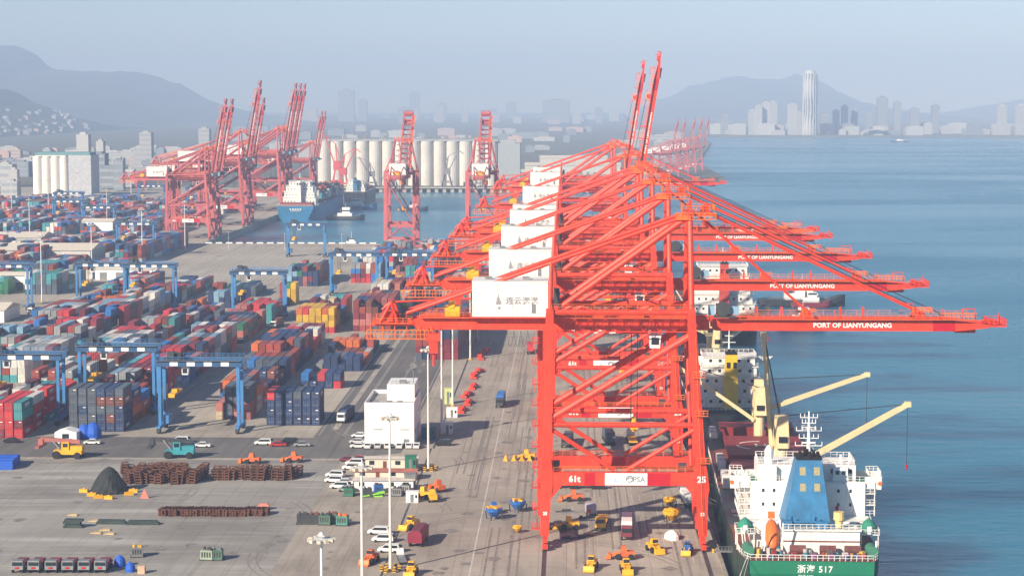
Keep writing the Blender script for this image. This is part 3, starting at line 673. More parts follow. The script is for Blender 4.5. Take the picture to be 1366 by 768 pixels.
for x, y, z, L, c, t, where, h, top, right in near:
    if c not in CMESH: CMESH[c] = cont_mesh(L, CM[c]); DMESH[c] = door_mesh(CM[c])
    o = bpy.data.objects.new('shipping_container', CMESH[c]); col.objects.link(o); o.location = (x, y, z)
    d = bpy.data.objects.new('door_pair', DMESH[c]); col.objects.link(d); d.parent = o
    b = bpy.data.objects.new('lock_bars', BAR); col.objects.link(b); b.parent = d
    if rg.random() < .5:
        k = bpy.data.objects.new('side_marking', SIDEM); col.objects.link(k); k.parent = o
    if rg.random() < .35:
        k = bpy.data.objects.new('end_marking', ENDM); col.objects.link(k); k.parent = d
    tag(o, '%s container, %s%s of %s' % (c, 'topmost, ' if top else '', TIER[t], where), 'container', 'shipping containers stacked in the yard blocks')
m = MB()
for x, y, z, L, c, t, where, h, top, right in rest:
    k = rg.uniform(.72, 1.25); m.cc = tuple(v * k for v in CC[c]) + (1,)
    m.box(x - 1.21, x + 1.21, y, y + L, z, z + 2.58)
    if y < 1250:
        m.cc = tuple(v * k * .8 for v in CC[c]) + (1,); m.box(x - 1.0, x - .04, y - .03, y - .001, z + .2, z + 2.4); m.box(x + .04, x + 1.0, y - .03, y - .001, z + .2, z + 2.4)
tag(m.build('shipping_containers', M('container_mass', (1, 1, 1), .55, var=.18, scale=.4, attr='Col', dirt=.35)), 'mass of stacked shipping containers filling the far yard', kind='stuff')
# tank containers
def tank():
    e = empty('tank_container'); t = MB(); t.tube((0, .25, 1.35), (0, 5.8, 1.35), 1.12, 1.12, 16); t.build('tank', CWHT, e, smooth=False)
    f = MB()
    for x in (-1.2, 1.2):
        for y in (.05, 6.0): f.beam((x, y, 0), (x, y, 2.6), .12)
        for z in (.06, 2.54): f.beam((x, .05, z), (x, 6, z), .1)
    for y in (.05, 6.0):
        for z in (.06, 2.54): f.beam((-1.2, y, z), (1.2, y, z), .1)
    f.build('frame', STL, e); return tag(e, None, 'tank')
tk = tank()
for i, (x, y, z) in enumerate([(-156.5, 872, 0), (-153.5, 872, 0), (-155, 872, 2.62)]):
    place(tk, USED, (x, y, z), 0, ['white tank container on the ground beside the open lane', 'white tank container on the ground next to the grey and brown block', 'white tank container stacked on top of two others'][i], 'tank containers')
for i in range(4): place(tk, USED, (-221 + i * 2.9, 838, 0), 0, 'cream tank container lying in the row beside the wide aisle', 'tank containers by the aisle')
# ---------------------------------------------------------------- yard gantry cranes
GNAV = M('gantry_navy', (.03, .105, .245), .5, var=.2, scale=.2, rnd=.1, dirt=.3)
def make_rtg():
    e = empty('yard_gantry_crane'); W = 23.5
    for x in (0, W):
        for y in (-3.4, 3.4): MB().leg([(1.6, x, 1.4), (2.4, x, .85), (19.8, x, 1.0)], y, .8).build('leg', RBLU, e)
        MB().box(x - .55, x + .55, -6.4, 6.4, 1.25, 2.2).build('sill_beam', RBLU, e)
        MB().box(x - .45, x + .45, -2.9, 2.9, 18.6, 19.6).build('end_tie', RBLU, e)
        for y in (-5.2, 5.2):
            b = MB(); b.box(x - .45, x + .45, y - 1.3, y + 1.3, .9, 1.6); bo = b.build('bogie', DST, e)
            for k in (-.8, .8): MB().wheel((x, y + k, .75), .74, .6, 12).build('wheel', BLK, bo)
            MB().box(x - .5, x + .5, y + math.copysign(1.5, y) - .15, y + math.copysign(1.5, y) + .15, .5, 1.4).build('bumper', DST, bo)
    MB().box(.8, 2.4, -2.6, 2.6, 2.5, 5.0).build('power_cabinet', RBLU, e)
    MB().box(-1.0, -.62, -2.2, 2.2, 6.0, 9.5).build('cable_reel_box', DST, e)
    for y in (-3.4, 3.4):
        b = MB(); b.box(-1.2, W + 1.2, y - .55, y + .55, 19.8, 21.6); bo = b.build('top_girder', GNAV, e)
        if y < 0:
            for k in range(4): MB().box(3.2 + k * 5.1, 5.6 + k * 5.1, y - .59, y - .553, 20.0, 21.3).build('white_plate', CWHT, bo)
        MB().rail((-1, y * 1.28, 21.7), (W + 1, y * 1.28, 21.7), 1.1, 1.6, .10).build('girder_handrail', RBLU, e)
        MB().box(-1, W + 1, y * 1.28 - .35, y * 1.28 + .35, 21.6, 21.7).build('walkway', STL, e)
    t = MB(); t.box(1.5, 6.5, -3.6, 3.6, 21.75, 22.4); t.box(2.2, 4.2, -2.6, -.4, 22.4, 24); t.box(4.6, 6, -1.5, 2.6, 22.4, 23.4); t.tube((2.2, 1.4, 23), (4.4, 1.4, 23), .6, .6, 10); t.build('trolley', DST, e)
    c = MB(); c.taper(6.6, 8.4, -2.7, -.9, 17.2, 6.5, 8.6, -2.8, -.8, 19.5); co = c.build('operator_cab', CWHT, e)
    MB().box(6.8, 8.2, -2.82, -2.72, 17.7, 19.1).build('cab_window', GLS, co)
    s = MB(); s.box(3, 5, -6, 6, 11.4, 11.9); s.box(3.2, 4.8, -1.6, 1.6, 11.9, 12.7); s.box(3.1, 4.9, -6, -5.6, 10.8, 11.4); s.box(3.1, 4.9, 5.6, 6, 10.8, 11.4); s.build('spreader', YEL, e)
    r = MB()
    for a in (3.4, 4.6):
        for b in (-1.2, 1.2): r.tube((a, b, 12.6), (a, b, 21.8), .05, .05, 4, False)
    r.build('hoist_rope', ROPE, e); return tag(e, None, 'gantry crane')
rtg = make_rtg()
RT = [(-121.4, 589, 'over the road crossing, before the long dark block'), (-154, 624, 'behind the white tent, straddling the tall dark stack'), (-179, 603, 'straddling the bright red stack'),
      (-152.8, 905, 'over the low mixed block by the white truck'), (-121, 1016, 'over the block beyond the yellow stack'), (-92.6, 1018, 'over the colourful stacks before the silo-side cranes'),
      (-211, 943, 'of the side-by-side pair, away from the wide aisle'), (-235, 948, 'of the side-by-side pair, beside the wide aisle'), (-178.5, 1267, 'before the blue container ship, beside the empty runways'),
      (-289, 1272, 'beside the haze-tinted red basin cranes'), (-280, 940, 'across the wide aisle from the pair'), (-360, 1471, 'over the far yard, first beyond the white warehouses'),
      (-405, 1560, 'over the far yard, before the white silos'), (-330, 1640, 'over the far yard, behind the basin cranes'), (-440, 1700, 'deep in the far yard before the silos'), (-480, 1480, 'at the outer side of the far yard'), (-520, 1600, 'deep at the outer side of the far yard'),
      (-345, 1800, 'at the back of the far yard'), (-400, 1850, 'at the very back of the far yard')]
for x, y, w_ in RT: place(rtg, USED, (x, y, 0), 0, 'blue rubber tyred yard gantry crane ' + w_, 'blue yard gantry cranes')
# ---------------------------------------------------------------- high mast lights
def make_mast():
    e = empty('light_mast'); MB().tube((0, 0, 0), (0, 0, 32.4), .36, .20, 10).build('pole', GAL, e)
    MB().tube((0, 0, 0), (0, 0, .5), .9, .8, 10).build('plinth', M('plinth_stripe', (.55, .33, .03), .7), e)
    h = MB(); h.tube((0, 0, 32.2), (0, 0, 32.5), 1.3, 1.3, 12); h.tube((0, 0, 33.0), (0, 0, 33.5), .6, .2, 10); ho = h.build('lamp_ring', GAL, e)
    for k in range(10):
        a = k * math.pi / 5; f = MB(); f.cbox((1.75 * math.cos(a), 1.75 * math.sin(a), 32.35), (.75, .6, .45), a); f.build('floodlight', M('lamp_cream', (.62, .56, .46), .4), ho)
    return tag(e, None, 'light mast')
mast = make_mast()
lab = ['by the dark green machine boxes', 'by the parked white cars', 'with striped barriers at its foot', 'beside the low red roofed buildings', 'next past the white office block', 'among the red spreaders', 'beyond the red spreaders', 'before the dark container block']
for y, l in zip((295, 354, 411, 526, 583, 640, 757, 815), lab): place(mast, USED, (-37, y, 0), rg.random(), 'tall pale light mast along the quay road, ' + l, 'light masts along the quay road')
for (px, py), l in zip([(56, 402), (123, 380), (190, 349), (143, 311), (104, 276), (16, 290), (247, 335), (40, 330), (175, 262), (75, 262), (65, 290), (280, 284)],
                    ['by the white topped stacks', 'beside the wide aisle', 'before the basin cranes', 'by the small white yard building', 'in the far yard before the silos', 'at the outer far yard', 'at the foot of the basin cranes', 'behind the green containers', 'far behind the yard gantry', 'close to the white silos', 'by the far white yard blocks', 'behind the basin cranes']):
    p = G(px, py); place(mast, USED, (p.x, p.y, 0), rg.random(), 'pale light mast in the container yard, ' + l, 'light masts in the yard')
for i, (px, py) in enumerate([(305, 333), (380, 335), (456, 336)]):
    p = G(px, py); place(mast, USED, (p.x, p.y, 0), 0, 'short pale lamp post on the pier end kerb, %s from the basin cranes' % NTH[i + 1], 'lamp posts on the pier end', .36)
# ---------------------------------------------------------------- ships
HGRN = M('hull_green', (.012, .19, .10), .45, var=.12, scale=.15, dirt=.25)
HBLU = M('hull_blue', (.03, .20, .40), .5, var=.12, scale=.1, dirt=.25)
HBLK = M('hull_black', (.03, .032, .04), .5, var=.2, dirt=.2)
DECK = M('deck_red_brown', (.20, .062, .045), .75, var=.3, scale=.4)
HATCH = M('hatch_maroon', (.24, .022, .028), .6, var=.18, scale=.3, dirt=.15)
CREAM = M('crane_cream', (.72, .60, .34), .5, var=.08, dirt=.15)
DGRN = M('deck_green', (.05, .20, .13), .7, var=.2)
FBLU = M('funnel_blue', (.025, .165, .345), .55, var=.25, scale=.3, dirt=.35)
FYEL = M('funnel_yellow', (.78, .48, .02), .5, var=.1, dirt=.15)
LBO = M('lifeboat_orange', (.82, .16, .03), .45, var=.08)
def hull_rings(L, B, zd, zk, poop=0, pl=0, bow_rise=2.5):
    """stations along +y; each ring: keel to deck, port and starboard"""
    rings = []
    for t, kd, kw, dz in ((0, .86, .55, 0), (.012, .93, .66, 0), (.05, 1, .86, 0), (.12, 1, 1, 0), (.5, 1, 1, 0), (.8, 1, .98, 0), (.9, .86, .72, bow_rise * .6), (.96, .55, .38, bow_rise), (1.0, .06, .03, bow_rise)):
        y = t * L; d = kd * B / 2; w_ = kw * B / 2; z = zd + (poop if y <= pl else 0) + dz
        rings.append([(-d, y, z), (-d * .995, y, z - 2.2 if t > .02 else z - 2.6), (-w_, y + (2.5 if t == 0 else 0), WATER_Z + .6), (-w_ * .8, y + (4 if t == 0 else 0), zk), (w_ * .8, y + (4 if t == 0 else 0), zk), (w_, y + (2.5 if t == 0 else 0), WATER_Z + .6), (d * .995, y, z - 2.2 if t > .02 else z - 2.6), (d, y, z)])
    return rings
def deck_crane(par, y, zb, post_top, az_, elv, Lj, thick=1.0, tone=None, foot=None):
    tone = tone or CREAM
    g = MB(); g.tube((0, y, zb), (0, y, post_top - 5), 1.25, 1.25, 12); o = g.build('deck_crane', tone, par)
    h = MB(); h.taper(-1.7, 1.7, y - 2.2, y + 1.8, post_top - 5, -1.2, 1.2, y - 1.2, y + 1.0, post_top + 2.5); h.build('crane_house', tone, o)
    MB().box(-1.0, 1.0, y - 2.32, y - 2.05, post_top - 3.6, post_top - 2.2).build('cab_window', GLS, o)
    d = Vector((math.cos(R(az_)) * math.cos(R(elv)), math.sin(R(az_)) * math.cos(R(elv)), math.sin(R(elv))))
    n = Vector((-math.sin(R(az_)), math.cos(R(az_)), 0))
    p = Vector((0, y, post_top - 4 if foot is None else foot)) + Vector((d.x, d.y, 0)).normalized() * 1.6
    j = MB()
    for s_ in (-1, 1):
        q0 = p + n * (s_ * .9 * thick); q1 = p + d * Lj + n * (s_ * .35)
        j.beam(q0, q1, .55 * thick, 1.1 * thick)
    for k in range(9):
        t = k / 8.5; a = p.lerp(p + d * Lj, t); wd = .9 * thick * (1 - t) + .35 * t; j.beam(a + n * wd, a - n * wd, .35, .6)
    jo = j.build('jib', tone, o)
    tip = p + d * Lj
    MB().cbox(tip, (1.5, 1.5, 1.2)).build('jib_head', tone, o)
    r = MB(); hd = Vector((0, y, post_top + 2.4))
    for s_ in (-.4, .4, 0): r.tube(hd + n * s_, tip + n * s_ * .5, .06, .06, 4, False)
    hk = max(4.0, Lj * .45) if elv < 60 else 3
    r.tube(tip, tip - Vector((0, 0, hk)), .06, .06, 4, False); r.build('wire', ROPE, o)
    MB().tube(tip - Vector((0, 0, hk)), tip - Vector((0, 0, hk + 1.2)), .35, .2, 8).build('hook_block', DRED, o)
    return o
def wins(par, m_, x0, x1, n, y, z, w_=.55, h=.6, name='window', step=None):
    for k in range(n):
        x = x0 + (x1 - x0) * (k + .5) / n; MB().box(x - w_ / 2, x + w_ / 2, y - .05, y - .003, z, z + h).build(name, m_, par)
# -- green bulk carrier, stern towards the pier head (local: y forward, x 0 = centreline)
sh = tag(empty('cargo_ship', (49.0, 392, 0), R(-1.5)), 'green hulled cargo ship with blue funnel and cream deck cranes, moored beside crane 25', 'ship')
L, B = 186, 29
hl = MB(); hl.loft(hull_rings(L, B, 3.4, -9, 3.6, 38)); ho = hl.build('hull', M('hull_dark_green', (.006, .035, .026), .45, var=.2, scale=.2, dirt=.3), sh)
MB()._add([(-12.40, -.03, 6.98), (12.40, -.03, 6.98), (12.34, -.03, 4.4), (-12.34, -.03, 4.4), (7.9, 2.45, -4.3), (-7.9, 2.45, -4.3)], [(0, 3, 2, 1), (3, 5, 4, 2)]).build('transom_plate', HGRN, ho)
dk = MB(); dk._add([(-14.3, 22, 3.42), (14.3, 22, 3.42), (14.3, 150, 3.42), (-14.3, 150, 3.42)], [(0, 1, 2, 3)]); dk.build('main_deck', DECK, ho)
pd = MB(); pd._add([(-12.3, .1, 7.02), (12.3, .1, 7.02), (13.3, 2.3, 7.02), (14.3, 9.4, 7.02), (14.4, 34, 7.02), (-14.4, 34, 7.02), (-14.3, 9.4, 7.02), (-13.3, 2.3, 7.02)], [tuple(range(8))]); pd.build('poop_deck', DECK, ho)
br = MB()
pp = [(-14.2, 12), (-13.9, 6), (-13.2, 2.3), (-12.2, .25), (12.2, .25), (13.2, 2.3), (13.9, 6), (14.2, 12)]
for a, b in zip(pp, pp[1:]): br.rail((a[0], a[1], 7.03), (b[0], b[1], 7.03), 1.15, 1.1, .11)
for s_ in (-1, 1): br.rail((14.2 * s_, 30, 3.43), (14.2 * s_, 148, 3.43), 1.1, 2.2, .10)
br.build('deck_railing', WHT, sh)
text('浙海 517', 1.75, LTR, ho, (0.6, -.08, 5.35), rot=(math.pi / 2 - .02, 0, 0), bold=.015, sp=1.1)
text('ZHE HAI', .8, LTR, ho, (-1.2, -.02, 3.9), rot=(math.pi / 2 - .02, 0, 0), bold=.01)
# deckhouse tiers
t1 = MB(); t1.box(-5.2, 10.2, 6.5, 34, 7.03, 11.8); t1.box(-11.2, -5.2, 12, 34, 7.03, 11.8); t1.box(-5.5, 10.5, 6.1, 8, 11.75, 12.0); t1.box(-13.4, 13.4, 14, 34, 11.81, 12.05)
t1o = t1.build('lower_deckhouse', WHT, sh)
MB().box(-5.25, 10.25, 6.38, 6.47, 9.5, 9.75).build('rubbing_band', DECK, t1o)
MB().rail((-5.4, 6.3, 12.01), (10.4, 6.3, 12.01), 1.1, 1.2, .10).rail((-13.3, 14.2, 12.06), (-5.5, 14.2, 12.06), 1.1, 1.2, .1).rail((10.6, 14.2, 12.06), (13.3, 14.2, 12.06), 1.1, 1.2, .1).build('tier_railing', WHT, sh)
t2 = MB(); t2.box(-11.0, 12.8, 20, 35, 12.06, 19.0)
for z in (14.4, 16.8): t2.box(-13.6, -11, 20.2, 33, z - .12, z); t2.box(12.8, 15.0, 20.2, 33, z - .12, z)
t2o = t2.build('accommodation_block', WHT, sh)
rr = MB()
for z in (12.06, 14.4, 16.8):
    rr.rail((-13.5, 20.3, z), (-11, 20.3, z), 1.1, .9, .09); rr.rail((-13.5, 20.3, z), (-13.5, 33, z), 1.1, 1.5, .09); rr.rail((14.9, 20.3, z), (12.8, 20.3, z), 1.1, .9, .09); rr.rail((14.9, 20.3, z), (14.9, 33, z), 1.1, 1.5, .09)
    for x in (-13.4, 14.8): rr.beam((x, 20.4, z), (x, 20.4, z + 2.4), .16)
rr.build('balcony_railing', WHT, t2o)
for z in (14.1, 17.0):
    wins(t2o, GLS, -9.5, -5, 2, 20, z, .5, .7); wins(t2o, GLS, 6, 11, 2, 20, z, .5, .7)
MB().box(6.7, 7.3, 19.9, 19.97, 12.4, 14.2).build('red_locker', DRED, t2o)
br = MB(); br.box(-9.5, 11.0, 22, 32, 19.2, 22.4); br.box(-15.2, 16.2, 20.5, 27, 18.99, 19.2)
br.taper(-15.2, -11.2, 20.6, 20.8, 17.6, -15.3, -11.2, 20.6, 20.8, 20.3); br.taper(12.9, 16.2, 20.6, 20.8, 17.6, 12.9, 16.3, 20.6, 20.8, 20.3)
br.box(-15.3, -15.15, 20.6, 27, 19.2, 20.4); br.box(16.15, 16.3, 20.6, 27, 19.2, 20.4)
br.box(-15.2, -9.6, 26.9, 27.05, 19.2, 20.4); br.box(11.1, 16.2, 26.9, 27.05, 19.2, 20.4)
bro = br.build('bridge', WHT, sh)
MB().box(-12.5, -9.6, 20.9, 26.8, 19.2, 19.24).box(11.1, 14, 20.9, 26.8, 19.2, 19.24).build('wing_deck', DGRN, bro)
wins(bro, GLS, 5.4, 10.6, 3, 22, 20.7, 1.0, .9)
MB().railbox(-15.1, -12.6, 20.7, 26.8, 20.4, 1.0, .8, .10).railbox(13.6, 16.1, 20.7, 26.8, 20.4, 1.0, .8, .10).railbox(-9.3, 10.8, 22.2, 31.8, 22.4, 1.1, 1.3, .09).rail((-11, 20.6, 19.2), (-5, 20.6, 19.2), 1.1, 1, .09).rail((6, 20.6, 19.2), (12.8, 20.6, 19.2), 1.1, 1, .09).build('bridge_railing', WHT, bro)
for x in (-14.9, 15.9): MB().tube((x, 20.55, 18.9), (x, 20.45, 18.9), .45, .45, 10).build('life_ring', LBO, bro)
MB().box(-8.5, -5.6, 20.6, 22.4, 19.25, 22.3).build('wing_locker', CWHT, bro); MB().box(6.2, 9.2, 20.6, 22.4, 19.25, 22.2).build('wing_locker', CWHT, bro); MB().tube((-7, 24, 22.4), (-7, 24, 25.2), .9, .9, 12).build('dome_post', CWHT, bro)
MB().tube((8.2, 25, 22.4), (8.2, 25, 24.2), .25).build('vent_pipe', CWHT, bro); MB().tube((10, 25, 22.4), (10, 25, 24.6), .2).build('vent_pipe', CWHT, bro)
wins(bro, GLS, 6.4, 9.0, 2, 20.6, 20.7, .8, .8)
MB().tube((-7, 24, 25.2), (-7, 24, 26.2), .9, .3, 12).build('satellite_dome', CWHT, bro)
# funnel
fn = MB(); fn.taper(-5.1, 4.6, 9.0, 19.6, 12.05, -2.0, 3.0, 13.5, 19.6, 25.0); fo_ = fn.build('funnel', FBLU, sh)
FG = M('grille_tan', (.34, .30, .16), .7, var=.3, scale=3)
for x in (-.9, 2.0):
    for z0, z1 in ((22.0, 23.6), (18.9, 20.4)):
        yy = lambda z: 9.0 + (z - 12.05) / 12.95 * 4.5 - .06
        MB().hexa([(x - .6, yy(z0), z0), (x + .6, yy(z0), z0), (x + .6, yy(z0) + .05, z0), (x - .6, yy(z0) + .05, z0)], [(x - .6, yy(z1), z1), (x + .6, yy(z1), z1), (x + .6, yy(z1) + .05, z1), (x - .6, yy(z1) + .05, z1)]).build('grille', FG, fo_)
st = MB(); st.box(-2.15, 3.15, 13.4, 19.65, 25.0, 25.35)
for x, y in ((-1.3, 15), (-.2, 16.5), (.7, 14.8), (1.6, 16.5), (2.3, 15), (.4, 18)): st.tube((x, y, 25.3), (x, y - .3, 26.5), .35, .35, 10)
st.build('exhaust_pipes', M('soot_black', (.012, .012, .012), .9), fo_)
fm = MB()
for i in range(9): x = -5.5 + i * 1.2; fm.beam((x, 8.2, 12.05), (x, 8.2, 12.9 + (i * 7 % 4) * .7), .22); 
fm.rail((-5.4, 8.0, 12.06), (4.8, 8.0, 12.06), 1.1, 1, .1); fm.tube((-4.6, 8.2, 13.2), (4.2, 8.2, 13.2), .28); fm.box(-5.4, -3.4, 7.4, 8.6, 12.05, 13.6); fm.box(1.4, 3.9, 7.4, 8.4, 12.05, 13.4)
fm.build('funnel_machinery', FBLU, fo_)
MB().tube((6.2, 9, 12.05), (6.2, 9, 13.6), .75, .75, 12).tube((6.2, 9, 13.6), (6.2, 9, 15.2), 1.1, 1.1, 12).build('vent_cowl', M('vent_cream', (.72, .55, .22), .5), sh)
# mast
ms = MB(); ms.tube((1.6, 27, 22.4), (1.6, 27, 33), .5, .15, 8)
for z, wd in ((25.6, 2.8), (27.2, 2.0), (28.8, 2.6), (30.4, 1.4), (31.6, 1.8)):
    ms.box(1.6 - wd, 1.6 + wd, 26.9, 27.1, z, z + .14)
    for s_ in (-1, -.5, .5, 1): ms.beam((1.6 + wd * s_, 27, z), (1.6 + wd * s_, 27, z + .9), .14)
ms.railbox(.2, 3.0, 25.8, 28, 28.9, .9, .7, .08); ms.box(.3, 2.9, 26.6, 26.8, 26.2, 26.5); ms.build('radar_mast', CWHT, sh)
# free-fall lifeboat on its ramp
lb = MB(); pts = []
for t, r in ((0, .3), (.12, 1.0), (.35, 1.45), (.7, 1.4), (.92, .95), (1, .4)):
    c = Vector((-7.4, 10.2 - 5.2 * t, 13.2 - 5.0 * t)); d = Vector((0, -5.2, -5.0)).normalized(); u = Vector((0, -d.z, d.y)); pts.append([tuple(c + Vector((1, 0, 0)) * r * math.cos(a) + u * r * math.sin(a)) for a in [i * math.pi / 5 for i in range(10)]])
lb.loft(pts); lbo = lb.build('lifeboat', LBO, sh, smooth=True)
MB().box(-8.1, -6.7, 9.4, 10.4, 13.6, 14.9).build('lifeboat_canopy', LBO, lbo); MB().tube((-7.4, 4.6, 7.6), (-7.4, 4.4, 7.0), .5, .4, 8).build('lifeboat_rudder', DRED, lbo)
dv = MB()
for x in (-9.2, -5.6): dv.beam((x, 10.5, 13), (x, 4.6, 7.3), .3); dv.beam((x, 4.6, 7.03), (x, 3.0, 14.0), .28); dv.beam((x, 10.5, 7.03), (x, 10.5, 13), .25)
dv.build('lifeboat_ramp', CWHT, sh)
# side platforms with green covered boats
for s_ in (-1, 1):
    p = MB(); p.box(12.6 * s_ - 2, 12.6 * s_ + 2, 9.5, 15, 10.3, 10.45)
    for x in (-1.7, 1.7):
        for y in (9.8, 14.6): p.beam((12.6 * s_ + x, y, 7.03), (12.6 * s_ + x, y, 10.3), .22)
    p.railbox(12.6 * s_ - 1.95, 12.6 * s_ + 1.95, 9.55, 14.95, 10.45, 1.0, .9, .1); po = p.build('boat_platform', WHT, sh)
    c = MB(); c.loft([[(12.6 * s_ + r * math.cos(a), 12.2 + r * 1.2 * math.sin(a), z) for a in [i * math.pi / 5 for i in range(10)]] for z, r in ((10.5, 1.6), (11.6, 1.7), (12.6, 1.0), (13.2, .2))]); c.build('green_cover', M('cover_green', (.03, .22, .15), .8, bump=.4), po)
    MB().tube((12.6 * s_, 9.9, 10.5), (12.6 * s_, 9.9, 12.0), .7, .5, 10).build('winch_drum', CWHT, po)
    MB().tube((12.4 * s_, 3.0, 8.2), (12.4 * s_, 7.0, 8.2), 1.2, 1.2, 12).build('mooring_winch', DGRN, sh)
rc = random.Random(3); cols_ = [M('drum_%d' % i, c, .6) for i, c in enumerate([(.35, .05, .04), (.04, .07, .2), (.5, .35, .05), (.1, .1, .1), (.45, .42, .38), (.25, .05, .2), (.05, .2, .25)])]
for i in range(46):
    x = rc.uniform(-5, 11.5) if i > 14 else rc.uniform(-12, -5.5); y = rc.uniform(1.6, 5.8); g = MB(); h = rc.uniform(.7, 1.8); r = rc.uniform(.3, .6)
    if i % 3 == 0: g.tube((x - r, y, 7.03 + r), (x + r, y, 7.03 + r), r, r, 10); nm = 'rope_coil'
    elif i % 3 == 1: g.tube((x, y, 7.03), (x, y, 7.03 + h), r, r, 10); nm = 'drum'
    else: g.cbox((x, y, 7.03 + h / 2), (r * 1.8, r * 1.5, h), rc.random()); nm = 'deck_box'
    g.build(nm, cols_[i % 7], sh)
wb = MB(); 
for x0 in (-4, 2, 7): wb.tube((x0, 4.8, 8.3), (x0 + 3.2, 4.8, 8.3), .9, .9, 12); wb.box(x0 + .2, x0 + 3, 4.4, 5.6, 7.03, 7.8)
wb.build('mooring_winch', M('winch_rust', (.16, .055, .05), .8, var=.4), sh)
MB().tube((13.2, 4, 7.03), (13.2, 4, 10.4), .2).tube((-13, 9, 7.03), (-13.6, 8, 12), .14).tube((-12.4, 9, 7.03), (-13, 8, 11), .14).build('flag_staff', CWHT, sh)
# hatches, cranes
for i, (y0, y1) in enumerate(((42, 68), (92, 110), (116, 146), (160, 170))):
    h = MB(); h.box(-9.5, 9.5, y0, y1, 3.43, 6.6)
    for j in range(3): h.box(-10.2, 10.2, y0 + j * (y1 - y0) / 3 + .05, y0 + (j + 1) * (y1 - y0) / 3 - .05, 6.6, 7.7)
    hh = h.build('hatch_cover', HATCH, sh)
    if i == 2:
        hm = MB()
        cx, cy, r0 = -1.0, (y0 + y1) / 2, 6.2
        for a in range(0, 360, 10):
            if a % 90 < 60: hm.beam((cx + r0 * math.cos(R(a)), cy + r0 * math.sin(R(a)), 7.72), (cx + r0 * math.cos(R(a + 9)), cy + r0 * math.sin(R(a + 9)), 7.72), .6, .03)
        hm.beam((cx - 1.2, cy - 2, 7.72), (cx - 1.2, cy + 2, 7.72), .55, .03); hm.beam((cx + 1.2, cy - 2, 7.72), (cx + 1.2, cy + 2, 7.72), .55, .03); hm.beam((cx - 1.2, cy, 7.72), (cx + 1.2, cy, 7.72), .03, .03); hm.box(cx - .95, cx + .95, cy - .28, cy + .28, 7.705, 7.735)
        hm.build('landing_mark', LTR, hh)
    for j in range(3): MB().box(-12.8, -10.9, y0 + 1 + j * 5.5, y0 + 4.2 + j * 5.5, 3.43, 5.6).build('deck_locker', WHT, sh)
deck_crane(sh, 75, 3.43, 22.0, 4, 29, 32, 1.0, foot=11.6)
deck_crane(sh, 84, 3.43, 21.0, 155, 85, 30, .8, foot=12.5)
deck_crane(sh, 155, 3.43, 19.5, 4, 19, 30, .95, foot=13.5)
deck_crane(sh, 150, 3.43, 18.0, 180, 35, 28, .8, foot=11.5)
fw = MB(); fw.tube((0, 178, 6), (0, 178, 17), .35, .2); fw.box(-8, 8, 167, 170, 5.4, 7); fw.build('fore_mast', CREAM, sh)
gw = MB(); gw.box(-17.5, -14.6, 22, 23.2, 3.6, 3.8); gw.rail((-17.5, 22, 3.8), (-14.6, 22, 3.8), 1, .7, .08); gw.build('gangway', STL, sh)
ml = MB()
for a, b in (((-12.5, .6, 7.4), (-17.5, -26, .5)), ((-12.8, 1, 7.4), (-17.2, -10, .5)), ((-12.8, 2, 7.4), (-17, -12, .5))): ml.tube(a, b, .06, .06, 4, False)
ml.build('mooring_line', M('line_pale', (.55, .55, .5), .8), sh)
